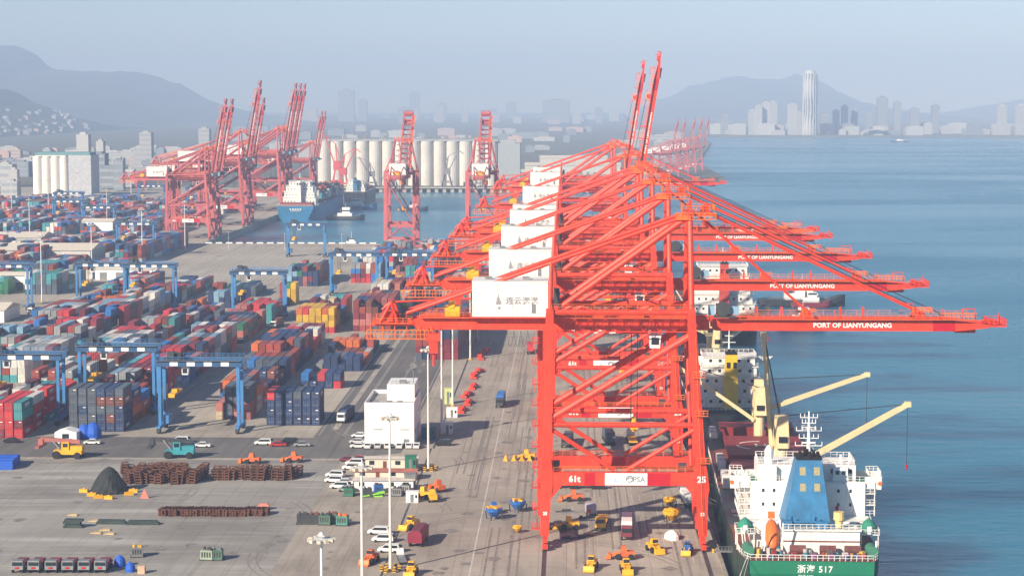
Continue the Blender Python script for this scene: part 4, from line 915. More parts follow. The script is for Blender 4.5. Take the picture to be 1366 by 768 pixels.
# -- other ships
def ship(name, loc, rz, L, B, zd, hullm, deckm, houses, funnelm, label, cranes=(), aft=.04, load=0, sc=1):
    s_ = tag(empty(name, loc, rz, sc=sc), label, 'ship'); h = MB(); h.loft(hull_rings(L, B, zd, -9, 0, 0)); ho = h.build('hull', hullm, s_)
    d = MB(); d._add([(-B * .46, L * .05, zd + .02), (B * .46, L * .05, zd + .02), (B * .46, L * .8, zd + .02), (-B * .46, L * .8, zd + .02)], [(0, 1, 2, 3)]); d.build('main_deck', deckm, ho)
    y0 = L * aft; z = zd
    for i, (wf, ln, ht) in enumerate(houses):
        w_ = B * wf / 2; b = MB(); b.box(-w_, w_, y0 + i * .8, y0 + i * .8 + ln, z + .03, z + ht); b.box(-w_ - .6, w_ + .6, y0 + i * .8 - .4, y0 + i * .8 + ln + .4, z + ht - .2, z + ht + .02)
        bo = b.build('deckhouse', WHT, s_); wins(bo, GLS, -w_ + .5, w_ - .5, max(3, int(w_ / 1.4)), y0 + i * .8 , z + ht * .42, .9, .9)
        MB().railbox(-w_ - .5, w_ + .5, y0 + i * .8 - .3, y0 + i * .8 + ln + .3, z + ht + .03, 1, 1.5, .09).build('deck_railing', WHT, s_)
        z += ht
    f = MB(); f.taper(-2.2, 2.2, y0 - 4.5, y0 - .6, zd + .03, -1.7, 1.7, y0 - 4.0, y0 - .9, z + 1.5); fo = f.build('funnel', funnelm, s_)
    e_ = MB(); e_.box(-1.75, 1.75, y0 - 4.1, y0 - .8, z + 1.5, z + 2.0); e_.tube((-.6, y0 - 2.4, z + 2), (-.6, y0 - 2.4, z + 3), .4); e_.tube((.7, y0 - 2.4, z + 2), (.7, y0 - 2.4, z + 3), .4); e_.build('exhaust_pipes', MATS['soot_black'], fo)
    for x in (-1, 1): MB().box(x - .5, x + .5, y0 - 4.42, y0 - 4.2, z - 2.5, z - .8).build('grille', GLS, fo)
    m_ = MB(); m_.tube((0, y0 + 6, z), (0, y0 + 6, z + 8), .35, .12); m_.box(-2, 2, y0 + 5.9, y0 + 6.1, z + 4, z + 4.2); m_.box(-1.3, 1.3, y0 + 5.9, y0 + 6.1, z + 6, z + 6.2); m_.build('radar_mast', CWHT, s_)
    rl_ = MB(); rl_.rail((-B * .43, .4, zd + .02), (B * .43, .4, zd + .02), 1.1, 1.2, .1)
    for q in (-1, 1): rl_.rail((q * B * .47, L * .03, zd + .02), (q * B * .48, L * .8, zd + .02), 1.1, 2.5, .1)
    rl_.build('deck_railing', WHT, s_)
    n = 4 if L > 80 else 0
    for i in range(n): MB().box(-B * .33, B * .33, L * (.25 + i * .15), L * (.25 + i * .15) + L * .11, zd + .03, zd + 3).build('hatch_cover', deckm, s_)
    for (yy, pt, a_, e2, Lj) in cranes: deck_crane(s_, yy, zd, pt, a_, e2, Lj, .9)
    return s_
s2 = ship('cargo_ship', (50.0, 598, 0), 0, 150, 25, 5.2, HBLK, DECK, [(.86, 16, 3.2), (.76, 15, 3), (.7, 14, 3), (.66, 13, 3), (.62, 11, 3)], FYEL, 'white cargo ship with a yellow funnel, moored ahead of the green ship', [(62, 22, 30, 30, 22), (95, 22, 160, 20, 22)], .05)
lbb = MB(); lbb.tube((9, 4, 10), (9, 9, 12), 1.3, 1.3, 10); lbb.build('lifeboat', LBO, s2)
MB().taper(-11.5, 11.5, 18, 18.4, 17.5, -14, 14, 18, 18.4, 19.6).build('bridge_wing', WHT, s2)
ship('cargo_ship', (67, 842, 0), 0, 170, 31, 8, HBLK, DECK, [(.86, 18, 4.2), (.80, 17, 4), (.74, 16, 4), (.70, 15, 4), (.66, 12, 4)], M('funnel_red', (.5, .06, .05), .5), 'white superstructure cargo ship with a red funnel, moored beside the third and fourth pier cranes', [], .05)
bs = ship('container_ship', (-236, 1722, 0), 0, 260, 36, 8.5, HBLU, DECK, [(.80, 18, 6), (.74, 16, 5), (.66, 15, 5), (.52, 14, 4)], WHT, 'blue hulled container ship with cream superstructure, moored at the basin cranes', [], .10)
for i in range(7):
    k = MB(); k.box(-14, 14, 4 + i * 2.6, 6.3 + i * 2.6, 8.55, 11); k.build('container_row', [CM['rust red'], CM['navy blue'], CM['brown']][i % 3], bs)
for i in range(10):
    for j in range(13):
        k = MB(); k.box(-17.5 + j * 2.7, -15.1 + j * 2.7, 70 + i * 15, 83 + i * 15, 11.6, 11.6 + 2.6 * (1 + (i * 5 + j * 3) % 4)); k.build('deck_container', CM[mix_[(i * 3 + j) % 20]], bs)
nm = MB()
for k in range(5): nm.box(-5 + k * 2.2, -3.6 + k * 2.2, -.25, -.02, 5.2, 6.3)
for k in range(6): nm.box(-4 + k * 1.5, -3.2 + k * 1.5, -.25, -.02, 3.9, 4.5)
nm.build('name_marks', LTR, bs.children[0])
ship('freighter', (-215, 2010, 0), 0, 120, 24, 8, HBLK, DECK, [(.8, 12, 4), (.7, 11, 4), (.6, 10, 3.5)], FBLU, 'dark freighter moored behind the blue container ship', [], .06)
def boat(name, px, py, rz, L, B, hm, label, hs=1.0, group=None):
    p = G(px, py, WATER_Z); s_ = tag(empty(name, (p.x, p.y, 0), rz), label, 'boat', group); q = L / 30
    h = MB(); h.loft([[(x * B / L * L / 30 * 1.0, y, z) for x, y, z in r] for r in hull_rings(L, 30, -3 + q, -6, 0, 0, 1.6 * q)]); h.build('hull', hm, s_)
    a = MB(); a.box(-B * .32, B * .32, L * .30, L * .68, -3 + q, -1 + 1.8 * q); a.build('deckhouse', CWHT, s_)
    a = MB(); a.box(-B * .24, B * .24, L * .42, L * .62, -1 + 1.8 * q, .6 + 3.2 * q * hs); wo = a.build('wheelhouse', CWHT, s_)
    MB().box(-B * .25, B * .25, L * .415, L * .625, 0 + 2.3 * q, .5 + 2.9 * q).build('window_band', GLS, wo)
    MB().tube((0, L * .36, -1 + 1.6 * q), (0, L * .36, 1 + 3.4 * q), .9 * q, .7 * q, 10).build('funnel', DST, s_)
    m_ = MB(); m_.tube((0, L * .5, .6 + 3 * q), (0, L * .5, 4 + 5 * q), .15, .08, 6); m_.build('mast', CWHT, s_)
    r = MB(); r.rail((-B * .4, L * .1, -3 + q), (-B * .45, L * .8, -3 + q), 1, 1.6, .1); r.rail((B * .4, L * .1, -3 + q), (B * .45, L * .8, -3 + q), 1, 1.6, .1); r.build('deck_railing', STL, s_)
    return s_
boat('tug_boat', 436, 293, R(-95), 34, 11, HBLK, 'white topped tug afloat beside the blue container ship', 1.5)
boat('tug_boat', 446, 279, R(-95), 42, 11, HBLU, 'dark blue tug afloat behind the white topped tug')
boat('work_boat', 1012, 408, R(-88), 44, 10, HBLK, 'black coaster under way beyond the second lowered boom', 1.2)
boat('work_boat', 1056, 410, R(-88), 20, 6, CM['maroon'], 'small maroon hulled boat ahead of the black coaster')
boat('work_boat', 1040, 436, R(-80), 22, 8, HBLK, 'white topped launch just beyond the boom of crane 25', 1.4)
boat('work_boat', 452, 331, R(-90), 18, 5, HBLK, 'low dark barge at the pier end beside the lamp post', .4)
boat('fishing_boat', 1212, 190, R(90), 46, 10, HBLK, 'low dark vessel under the far shore', .8)
boat('work_boat', 535, 281, R(-90), 26, 7, HBLK, 'small dark boat in the basin between the pier end cranes', .5)
# ---------------------------------------------------------------- vehicles (local: y forward = away, x right)
PAINTS = {'white': (.78, .78, .76), 'black': (.02, .02, .022), 'grey': (.30, .31, .32), 'red': (.45, .03, .03), 'silver': (.5, .51, .52), 'maroon': (.2, .02, .04)}
PM = {k: M('car_' + k, v, .25, var=.03, spec=.6) for k, v in PAINTS.items()}
def make_car(kind, c):
    e = empty('parked_car'); L, W, H = (4.7, 1.85, 1.5) if kind == 'sedan' else (4.9, 1.95, 1.85); b = MB()
    if kind == 'sedan':
        prof = [(-L / 2, .32), (-L / 2, .82), (-1.75, .95), (-.95, H), (.75, H), (1.55, .92), (L / 2 - .1, .78), (L / 2, .35)]; gl = [(-1.62, .97), (-.95, H - .08), (.72, H - .08), (1.42, .94)]
    else:
        prof = [(-L / 2, .4), (-L / 2, 1.0), (-2.2, H), (.9, H), (1.55, 1.1), (L / 2 - .1, .98), (L / 2, .4)]; gl = [(-2.15, 1.12), (-2.02, H - .1), (.82, H - .1), (1.38, 1.12)]
    b.loft([[(x * k, y, z) for y, z in prof] for x, k in ((-W / 2, .97), (-W / 2 + .12, 1), (W / 2 - .12, 1), (W / 2, .97))]); b.build('body', PM[c], e)
    for s_ in (-1, 1): MB().prism(gl, .03, 'x', s_ * (W / 2 * .972) - .015).build('side_window', GLS, e)
    (y0, z0), (y1, z1) = gl[0], gl[1]; MB().beam((0, y0 - .06, z0), (0, y1 - .12, z1), W - .35, .05).build('rear_window', GLS, e)
    (y0, z0), (y1, z1) = gl[3], gl[2]; MB().beam((0, y0 + .1, z0), (0, y1 + .12, z1), W - .35, .05).build('windscreen', GLS, e)
    for s_ in (-1, 1):
        for y in (-L * .30, L * .31): MB().wheel((s_ * (W / 2 - .1), y, .33), .33, .22, 12).build('wheel', BLK, e)
        MB().box(s_ * .7 - .2, s_ * .7 + .2, L / 2 - .03, L / 2 + .02, .6, .76).build('headlight', CWHT, e)
        MB().box(s_ * .7 - .2, s_ * .7 + .2, -L / 2 - .02, -L / 2 + .03, .7, .86).build('tail_light', DRED, e)
    return tag(e, None, 'car')
CARS = {}
def car(px, py, rz, kind, c, label, group):
    if (kind, c) not in CARS: CARS[kind, c] = make_car(kind, c)
    p = G(px, py); o = place(CARS[kind, c], USED, (p.x, p.y, .012), R(rz), label, group)
    return o
for px, py, rz, k, c, l in [(15, 590, 88, 'sedan', 'black', 'black sedan parked beside the bright red container stack'), (89, 592, 91, 'sedan', 'white', 'white sedan parked before the white tent'), (123, 592, 90, 'sedan', 'white', 'white sedan parked beside the blue tarpaulins'),
    (241, 590, 87, 'suv', 'white', 'white car parked behind a black one by the gantry leg'), (250, 594, 91, 'sedan', 'black', 'black sedan parked between two white cars by the gantry leg'), (270, 596, 90, 'sedan', 'white', 'white sedan parked ahead of the black one by the gantry leg'),
    (351, 593, 89, 'suv', 'white', 'white car parked beside the red one on the cross road'), (371, 595, 90, 'sedan', 'red', 'red car parked on the cross road'), (384, 592, 90, 'suv', 'black', 'black van parked behind the red car'), (403, 595, 91, 'sedan', 'grey', 'grey sedan parked at the end of the cross road line')]:
    car(px, py, rz, k, c, l, 'cars along the cross road')
for i, (px, c) in enumerate([(491, 'white'), (504, 'silver'), (517, 'white'), (533, 'white'), (545, 'white'), (556, 'white')]):
    car(px, 597, rg.uniform(-4, 4), 'sedan', c, '%s car parked nose-in at the white office block, %s of the row' % (c, NTH[i + 1]), 'cars at the office block')
for i, (px, py, c) in enumerate([(480, 583, 'white'), (477, 591, 'silver'), (478, 597, 'white')]): car(px, py, 80 + 5 * i, 'sedan', c, '%s car at the side corner of the office block, %s one' % (c, NTH[i + 1]), 'cars at the office corner')
car(591, 594, 92, 'suv', 'black', 'black car parked beside the kiosk on the quay road', 'cars on the quay road')
for i, (px, py, k, c) in enumerate([(447, 636, 'suv', 'white'), (446, 643, 'suv', 'white'), (469, 626, 'suv', 'white'), (473, 620, 'suv', 'white'), (464, 615, 'sedan', 'maroon'), (480, 614, 'sedan', 'red'), (453, 651, 'suv', 'white'), (460, 645, 'sedan', 'white'), (462, 655, 'sedan', 'grey')]):
    car(px, py, 80 + (i * 37) % 18, k, c, '%s car in the cluster beside the low red roofed buildings, %s one' % (c, NTH[i + 1]), 'cars by the low buildings')
for i, (px, py, l) in enumerate([(505, 712, 'white minivan parked behind another beside the maroon trailer'), (511, 722, 'white minivan parked ahead of another beside the maroon trailer'), (519, 736, 'white minivan parked beside the striped mast barriers')]):
    car(px, py, 84, 'suv', 'white', l, 'white minivans on the lot')
def make_truck(cabm, bed, loadm=None, tall=2.6, n='truck'):
    e = empty(n); MB().taper(-1.2, 1.2, 5.0, 7.2, .9, -1.15, 1.15, 5.1, 6.9, 3.2).build('cab', cabm, e)
    MB().box(-1.0, 1.0, 7.02, 7.16, 1.9, 2.8).build('windscreen', GLS, e)
    for x in (-1.2, 1.17): MB().box(x, x + .03, 5.7, 6.8, 1.9, 2.7).build('side_window', GLS, e)
    MB().box(-.5, .5, -6, 7, .75, 1.05).build('chassis', DST, e); MB().box(-1.25, 1.25, -6.2, 4.6, 1.05, 1.3).build('flat_bed', bed, e)
    for y in (6.2, 2.6, 1.4, -3, -4.2, -5.4):
        for x in (-1.05, 1.05): MB().wheel((x, y, .5), .5, .4, 12).build('wheel', BLK, e)
    if loadm: MB().box(-1.2, 1.2, -6.1, 4.4, 1.32, 1.3 + tall).build('cargo', loadm, e)
    return tag(e, None, 'truck')
def truck(px, py, rz, label, **k):
    e = make_truck(**k); p = G(px, py); e.location = (p.x, p.y, .012); e.rotation_euler = (0, 0, R(rz)); e['label'] = label; e['group'] = 'trucks in the port'; return e
truck(836, 712, 178, 'flatbed truck carrying white bales between the legs of crane 25', cabm=CM['maroon'], bed=DST, loadm=WHT, tall=2.6)
truck(776, 651, 88, 'dark flatbed truck crossing under the portal of crane 25', cabm=DST, bed=DST)
truck(917, 671, 4, 'white truck beside the sea leg of crane 25', cabm=CWHT, bed=STL, loadm=WHT, tall=1.4)
truck(370, 436, 172, 'white truck driving down the open lane between the container blocks', cabm=CWHT, bed=DST, loadm=CM['brown'])
truck(378, 408, 172, 'dark truck with a container behind the white truck in the open lane', cabm=DST, bed=DST, loadm=CM['navy blue'])
truck(50, 418, 165, 'white truck on the wide aisle of the yard', cabm=CWHT, bed=DST)
truck(536, 748, 10, 'white pickup truck beside the striped mast barriers', cabm=CWHT, bed=STL).scale = (.62, .62, .62)
truck(843, 590, 2, 'truck with a white cab under the yellow head block', cabm=CWHT, bed=YEL)
truck(812, 590, 5, 'dark tractor truck beside the truck under the yellow head block', cabm=DST, bed=DST, loadm=CM['slate grey'])
truck(757, 592, 175, 'black truck behind the land leg of crane 25', cabm=DST, bed=DST, loadm=CM['slate grey'], tall=1.6)
truck(868, 640, 3, 'white truck behind the portal beam of crane 25', cabm=CWHT, bed=STL, loadm=CM['light grey'])
truck(803, 700, 176, 'yellow bedded truck beside the flatbed with white bales', cabm=YEL, bed=YEL)
truck(707, 470, 2, 'truck with a red container on the quay lane beyond the yellow markers', cabm=CWHT, bed=DST, loadm=CM['bright red'])
truck(668, 540, 178, 'truck with a blue container on the quay lane beside the white line', cabm=DST, bed=DST, loadm=CM['blue'])
truck(462, 560, 172, 'truck with a navy container on the yard road', cabm=CWHT, bed=DST, loadm=CM['navy blue'])
def make_loader(m_, arm, n='wheel_loader'):
    e = empty(n); MB().box(-1.2, 1.2, -2.6, .6, .9, 2.2).build('engine_hood', m_, e); MB().taper(-.9, .9, -.6, 1.1, 2.2, -.75, .75, -.4, .9, 3.6).build('cab', m_, e)
    MB().box(-.78, .78, .93, 1.05, 2.4, 3.4).build('windscreen', GLS, e); MB().box(-.5, .5, .6, 2.4, .8, 1.5).build('front_frame', m_, e)
    for x in (-.7, .7): MB().beam((x, 1.2, 1.8), (x, 3.8, 1.0), .25, .4).build('lift_arm', arm, e)
    MB().prism([(3.6, .3), (5.0, .2), (4.6, .6), (4.2, 1.6), (3.7, 1.5)], 2.8, 'x', -1.4).build('bucket', arm, e)
    for x in (-1.15, 1.15):
        for y in (-1.7, 1.7): MB().wheel((x, y, .8), .8, .6, 12).build('wheel', BLK, e)
    return tag(e, None, 'loader')
ldy = make_loader(YEL, YEL); ldr = make_loader(M('machine_orange', (.62, .13, .035), .55, var=.25, scale=1.2, dirt=.45), ORG); ldb = make_loader(BLUE, YEL)
for pr, px, py, rz, l in [(ldy, 549, 704, 150, 'yellow and black loader parked behind the maroon trailer'), (ldr, 495, 750, 160, 'orange loader beside the light mast'), (ldy, 549, 766, 175, 'yellow loader beside the striped mast barriers'),
    (ldb, 659, 684, 20, 'blue machine with yellow bucket on the open quay'), (ldy, 789, 758, 170, 'yellow loader standing before the land leg of crane 25'), (ldy, 835, 762, 185, 'yellow loader standing mid quay before crane 25'), (ldr, 833, 745, 90, 'orange loader behind the mid quay yellow one'),
    (ldr, 766, 668, 90, 'small orange loader under crane 25 by the steel scraps'), (ldy, 577, 668, 10, 'yellow machine beside the grey cabinets by the low buildings'), (ldy, 566, 664, 60, 'yellow machine nearest the grey cabinets'), (ldr, 337, 618, 80, 'orange machine at the middle of the rusty frame rows'), (ldr, 393, 616, 85, 'orange machine at the end of the rusty frame rows'), (ldb, 917, 737, 170, 'small blue machine at the sea rail before crane 25'), (ldy, 872, 735, 200, 'yellow loader beside the small blue machine at crane 25'), (ldy, 760, 705, 95, 'yellow loader among the steel offcuts under crane 25'), (ldr, 585, 655, 30, 'orange machine at the light mast beside the low buildings'), (ldy, 703, 613, 90, 'yellow machine beside the row of yellow markers')]:
    p = G(px, py); place(pr, USED, (p.x, p.y, 0), R(rz), l, 'loaders on the quay and lot', .75 if pr in (ldb,) else .82)
def make_stacker(m_, arm):
    e = empty('reach_stacker'); MB().box(-1.5, 1.5, -4.2, 2.6, 1.0, 2.0).build('chassis', m_, e); MB().box(-1.2, 1.2, -4.3, -1.4, 2.0, 3.0).build('counterweight', m_, e)
    c = MB(); c.box(-.9, .9, -1.0, .8, 2.0, 3.9); co = c.build('cab', m_, e); MB().box(-.75, .75, .78, .86, 2.6, 3.7).build('windscreen', GLS, co); MB().box(-.95, .95, -.7, .5, 2.7, 3.6).build('cab_window', GLS, co)
    MB().beam((0, -3.6, 3.9), (0, 6.0, 4.5), .8, .9).build('boom', arm, e); MB().beam((-.6, 1.2, 2), (-.3, 3.2, 4.4), .3).beam((.6, 1.2, 2), (.3, 3.2, 4.4), .3).build('lift_cylinder', STL, e)
    MB().box(-3.2, 3.2, 5.6, 6.6, 2.6, 3.2).box(-.6, .6, 5.4, 6.6, 3.2, 4.6).build('spreader', arm, e)
    for y, r in ((1.9, .95), (-3.2, .8)):
        for x in (-1.6, 1.6): MB().wheel((x, y, r), r, .8, 14).build('wheel', BLK, e)
    return tag(e, None, 'reach stacker')
for px, py, rz, a, b, l in [(88, 610, 88, YEL, CM['faded pink'], 'yellow reach stacker with a pink boom on the lot edge'), (236, 610, 92, M('machine_teal', (.04, .30, .36), .5, var=.2), DST, 'teal reach stacker with a black boom behind the rusty frames')]:
    e = make_stacker(a, b); p = G(px, py); e.location = (p.x, p.y, 0); e.rotation_euler = (0, 0, R(rz)); e['label'] = l; e['group'] = 'reach stackers'; e.scale = (1.15,) * 3
def single(name, mb, mat, px, py, label, cat, rz=0, group=None, z=0, parts=()):
    p = G(px, py); e = mb.build(name, mat, None, (p.x, p.y, z), (0, 0, R(rz))); tag(e, label, cat, group)
    for n, m2, mt in parts: m2.build(n, mt, e)
    return e
# maroon bulk trailer
t = MB()
t.loft([[(-1.6, y, 1.0), (1.6, y, 1.0), (1.6, y, 3.0), (1.0, y, 3.7), (-1.0, y, 3.7), (-1.6, y, 3.0)] for y in (-4.5, 4.5)])
wm = MB(); [wm.wheel((x, y, .5), .5, .4, 12) for x in (-1.3, 1.3) for y in (-3.4, -2.2, 3.2)]
rb = MB(); [rb.box(-1.05, 1.05, -4.4 + k * 1.75, -4.25 + k * 1.75, 3.71, 3.78) for k in range(6)]
single('bulk_trailer', t, M('trailer_maroon', (.24, .02, .045), .5, var=.15, dirt=.2), 558, 724, 'maroon covered bulk trailer parked on the quay road edge', 'trailer', -6, parts=[('wheel_set', wm, BLK), ('cover_ribs', rb, DST)])
# hoppers on the quay
def hopper(px, py, m_, label, sc=1):
    e = empty('grab_hopper', G(px, py), rg.random(), label, 'hopper', 'hoppers and grabs on the quay', sc)
    MB().loft([[(r * math.cos(a), r * math.sin(a), z) for a in [i * math.pi / 6 for i in range(12)]] for z, r in ((.7, .9), (2.0, 1.9), (2.7, 2.0))]).build('bowl', m_, e)
    l = MB(); [l.beam((1.3 * a, 1.3 * b, 0), (1.5 * a, 1.5 * b, 2), .2) for a in (-1, 1) for b in (-1, 1)]; l.build('stand', DST, e)
    MB().box(-1.6, 1.6, -.25, .25, 2.7, 3.2).box(-.25, .25, -1.6, 1.6, 2.7, 3.1).build('crossbar', YEL if m_ is BLUE else m_, e)
hopper(659, 692, BLUE, 'blue hopper with yellow crossbar beside the blue machine', 1.0); hopper(691, 682, BLUE, 'blue hopper standing alone on the quay', 1.0); hopper(690, 710, YEL, 'small yellow grab on the quay near crane 25', .55)
hopper(896, 697, YEL, 'yellow grab beside the white sacks under crane 25', 1.1); hopper(893, 676, YEL, 'yellow grab behind the one beside the white sacks', .8)
for i in range(4):
    g = MB(); g.taper(-.45, .45, -.35, .35, .3, -.22, .22, -.2, .2, 1.5); g.box(-.7, .7, -.5, .5, 0, .3)
    single('marker_block', g, YEL, 675 + i * 10.5, 614, 'yellow marker block in the short row across the quay', 'marker', rg.uniform(-30, 30), 'yellow marker blocks')
sk = MB(); sk.loft([[(r * math.cos(a) * (1 + .15 * math.sin(3 * a)), 1.5 * r * math.sin(a), z) for a in [i * math.pi / 6 for i in range(12)]] for z, r in ((0, 1.6), (.9, 1.5), (1.6, 1.0), (2.0, .3))])
single('white_sack_pile', sk, CWHT, 897, 718, 'pile of white sacks beside the sea leg of crane 25', 'sacks', 15)
cs = MB(); cs.box(-1.2, 1.2, -1.6, 1.6, .6, 2.6); wm = MB(); [wm.wheel((x, y, .4), .4, .3, 10) for x in (-1, 1) for y in (-1.1, 1.1)]
single('box_cart', cs, M('cart_lilac', (.5, .48, .58), .6), 788, 686, 'pale box cart standing under crane 25', 'cart', 5, parts=[('wheel_set', wm, BLK), ('orange_board', MB().box(-1.25, -.2, -1.66, -1.61, .8, 1.6), ORG)])
r5 = random.Random(5)
for i in range(16):
    g = MB(); L_ = r5.uniform(1.5, 5); a = r5.uniform(-12, 12); g.cbox((0, 0, .15), (L_, r5.uniform(.25, .8), .3))
    if i % 3 == 0: g.cbox((r5.uniform(-.5, .5), 0, .5), (L_ * .5, .4, .4))
    single('steel_offcut', g, [DST, STL, RUST][i % 3], r5.uniform(750, 782), r5.uniform(662, 722), 'flat steel offcut lying under the land side of crane 25', 'steel', a, 'steel offcuts')
# tarpaulin heap
t = MB(); n = 26; rings = []
for k, (z, r) in enumerate(((0, 1.0), (.6, .94), (2.0, .78), (3.6, .58), (5.0, .38), (6.0, .16), (6.3, .02))):
    rings.append([((5.2 * r + .35 * math.sin(5 * a + k) * (1 - z / 7)) * math.cos(a), (5.0 * r + .3 * math.sin(7 * a + 2 * k) * (1 - z / 7)) * math.sin(a) + z * .05, z) for a in [2 * math.pi * i / n for i in range(n)]])
t.loft(rings); single('tarpaulin_heap', t, M('tarp_black', (.022, .026, .026), .75, var=.35, scale=.9, bump=.6), 146, 655, 'peaked heap under a black tarpaulin, weighted with yellow blocks', 'heap')
for px, py in ((122, 661), (131, 664), (145, 665), (172, 660), (178, 656), (112, 656)):
    g = MB(); g.box(-1.1, 1.1, -.5, .5, 0, .8); g.box(-.3, .3, -.12, .12, .8, 1.0); single('ballast_block', g, YEL, px, py, 'yellow ballast block at the foot of the black tarpaulin heap', 'weight', r5.uniform(-25, 25), 'yellow ballast blocks')
cn = MB(); cn.taper(-1.1, 1.1, -.2, .2, 0, -.1, .1, -.1, .1, 2.2); single('warning_cone', cn, M('cone_pink', (.75, .2, .16), .6), 193, 664, 'faint red warning board near the tarpaulin heap', 'board')
# rows of rusty cradles
def frame_stack(w_, n_, lean):
    g = MB()
    for k in range(n_):
        z = k * .72; o = lean * k * .12
        for s_ in (-1, 1):
            g.box(s_ * w_ / 2 - .16 + o, s_ * w_ / 2 + .16 + o, -3.2, 3.2, z, z + .36)
        for y in (-3, 0, 3): g.box(-w_ / 2 + o, w_ / 2 + o, y - .14, y + .14, z + .36, z + .66)
    return g
for i in range(26):
    n_ = r5.choice((3, 4, 4, 5)); g = frame_stack(1.7, n_, r5.uniform(-1, 1)); x = 172 + i * 8.9; y = 642 - (i > 10) * 5 + r5.uniform(-1.2, 1.2)
    if i in (12,): continue
    single('rusty_frame_stack', g, RUST, x, y, 'stack of rust brown steel frames in the long row beside the tarpaulin heap', 'frames', r5.uniform(-14, 8), 'stacks of rusty steel frames')
for i in range(15):
    g = frame_stack(1.6, r5.choice((2, 3)), r5.uniform(-1, 1)); single('rusty_frame_stack', g, RUST, 166 + i * 5.6, 629 + r5.uniform(-1, 1), 'stack of rust brown steel frames behind the long row, by the teal reach stacker', 'frames', r5.uniform(-20, 20), 'rear stacks of rusty steel frames')
for i in range(24):
    g = MB()
    for k in range(4):
        for q in range(3): g.box(-.95 + q * .66, -.4 + q * .66, -1.7 + r5.uniform(-.3, .3), 1.7 + r5.uniform(-.3, .3), k * .42, k * .42 + .38)
    single('rusty_block_pile', g, RUST, 219 + i * 5.85, 686 + r5.uniform(-.8, .8), 'bundle of short rust brown steel bars in the low row on the lot', 'bars', r5.uniform(-8, 8), 'bundles of rusty bars')
pk = MB(); pk.box(-1.3, 1.3, -.7, .7, 0, 1.3); pk.box(-.9, .9, -.5, .5, 1.3, 1.5); single('pink_crate', pk, M('crate_pink', (.62, .24, .20), .7), 352, 679, 'pale pink crate beside the low row of rusty bars', 'crate')
# dark beams, plates, machines on the lot
for px, py, L_, l in ((149, 698, 7, 'long black steel beam lying flat on the lot'), (191, 699, 7.5, 'long black box beam beside the other flat one'), (98, 703, 4.5, 'stack of short black beams on the lot')):
    g = MB(); g.box(-L_ / 2, L_ / 2, -.8, .8, 0, .5); g.box(-L_ / 2 + .4, L_ / 2 - .4, -.6, .6, .5, 1.0)
    if L_ < 5: g.box(-L_ / 2, L_ / 2 - .5, -.9, .7, 1.0, 1.5); g.box(-L_ / 2 + .3, L_ / 2, -.7, .9, 1.5, 2.0)
    single('steel_beam', g, M('dark_green_steel', (.035, .055, .05), .6, var=.3), px, py, l, 'beam', r5.uniform(-3, 3))
for i, (px, py) in enumerate(((128, 711), (140, 707), (146, 712), (97, 687), (125, 695))):
    g = MB(); g.cbox((0, 0, .1), (2.6, .9, .2)); g.cbox((.3, .2, .3), (1.5, .8, .2), .3); single('timber_scrap', g, M('timber', (.5, .38, .2), .8), px, py, 'scatter of pale timber boards on the lot', 'boards', r5.uniform(-20, 20), 'timber scraps')
def machine_box(px, py, m_, label, rz=0, sc=1, topm=None):
    e = empty('machine_box', G(px, py), R(rz), label, 'machine', 'machine boxes on the lot', sc); MB().box(-1.4, 1.4, -1.2, 1.2, .3, 2.4).build('casing', m_, e); MB().box(-1.6, 1.6, -1.3, 1.3, 0, .3).build('skid', DST, e)
    MB().tube((-.7, 0, 2.4), (-.7, 0, 3.0), .35, .3, 10).box(.1, 1.1, -.7, .7, 2.4, 2.8).build('top_gear', topm or DST, e)
    for k in range(4): MB().box(-1.1 + k * .6, -.75 + k * .6, -1.24, -1.205, .8, 2.0).build('louvre', DST, e)
MG = M('machine_green', (.08, .16, .11), .55, var=.25)
for px, py, m_, l, tm_ in ((277, 746, M('machine_pale_green', (.30, .36, .27), .6), 'pale green machine box on the open lot', None), (289, 746, MG, 'dark green machine box beside the pale green one', STL), (404, 698, DST, 'low black machine box, first of the dark row by the light mast', None), (419, 698, DST, 'low black machine box, second of the dark row', CM['brown']), (434, 699, MG, 'dark green machine box, third of the dark row', None), (443, 697, MG, 'dark green machine box, fourth of the dark row', CM['brown']), (457, 700, M('machine_jade', (.08, .24, .19), .5), 'jade green machine with orange base ending the dark row', ORG)):
    machine_box(px, py, m_, l, r5.uniform(-6, 6), .95, tm_)
# row of red tractor units, blue wraps and boxes
def tractor():
    e = empty('tractor_unit'); MB().taper(-1.25, 1.25, -3, -1.0, .8, -1.2, 1.2, -2.8, -1.0, 2.7).build('cab', STL, e); MB().box(-1.0, 1.0, -3.06, -2.9, 1.7, 2.4).build('windscreen', GLS, e)
    MB().box(-.6, .6, -1, 3.6, .7, 1.1).build('chassis', CM['maroon'], e); MB().box(-1.2, 1.2, -.4, 3.4, 1.15, 1.6).box(-1.1, 1.1, .4, 2.6, 1.6, 2.2).build('coupling_deck', CM['maroon'], e); MB().box(-.4, .4, -3.08, -3.02, 1.0, 1.4).build('plate', DRED, e)
    for y in (-2.2, 1.4, 2.7):
        for x in (-1.05, 1.05): MB().wheel((x, y, .5), .5, .4, 12).build('wheel', BLK, e)
    return tag(e, None, 'tractor')
trc = tractor()
for i, px in enumerate((28, 50, 72, 94, 116, 138)): place(trc, USED, G(px, 760), R(r5.uniform(-3, 3)), 'grey tractor unit with dark red chassis in the parked row, %s from the blue wraps' % NTH[6 - i], 'row of tractor units', 1.0)
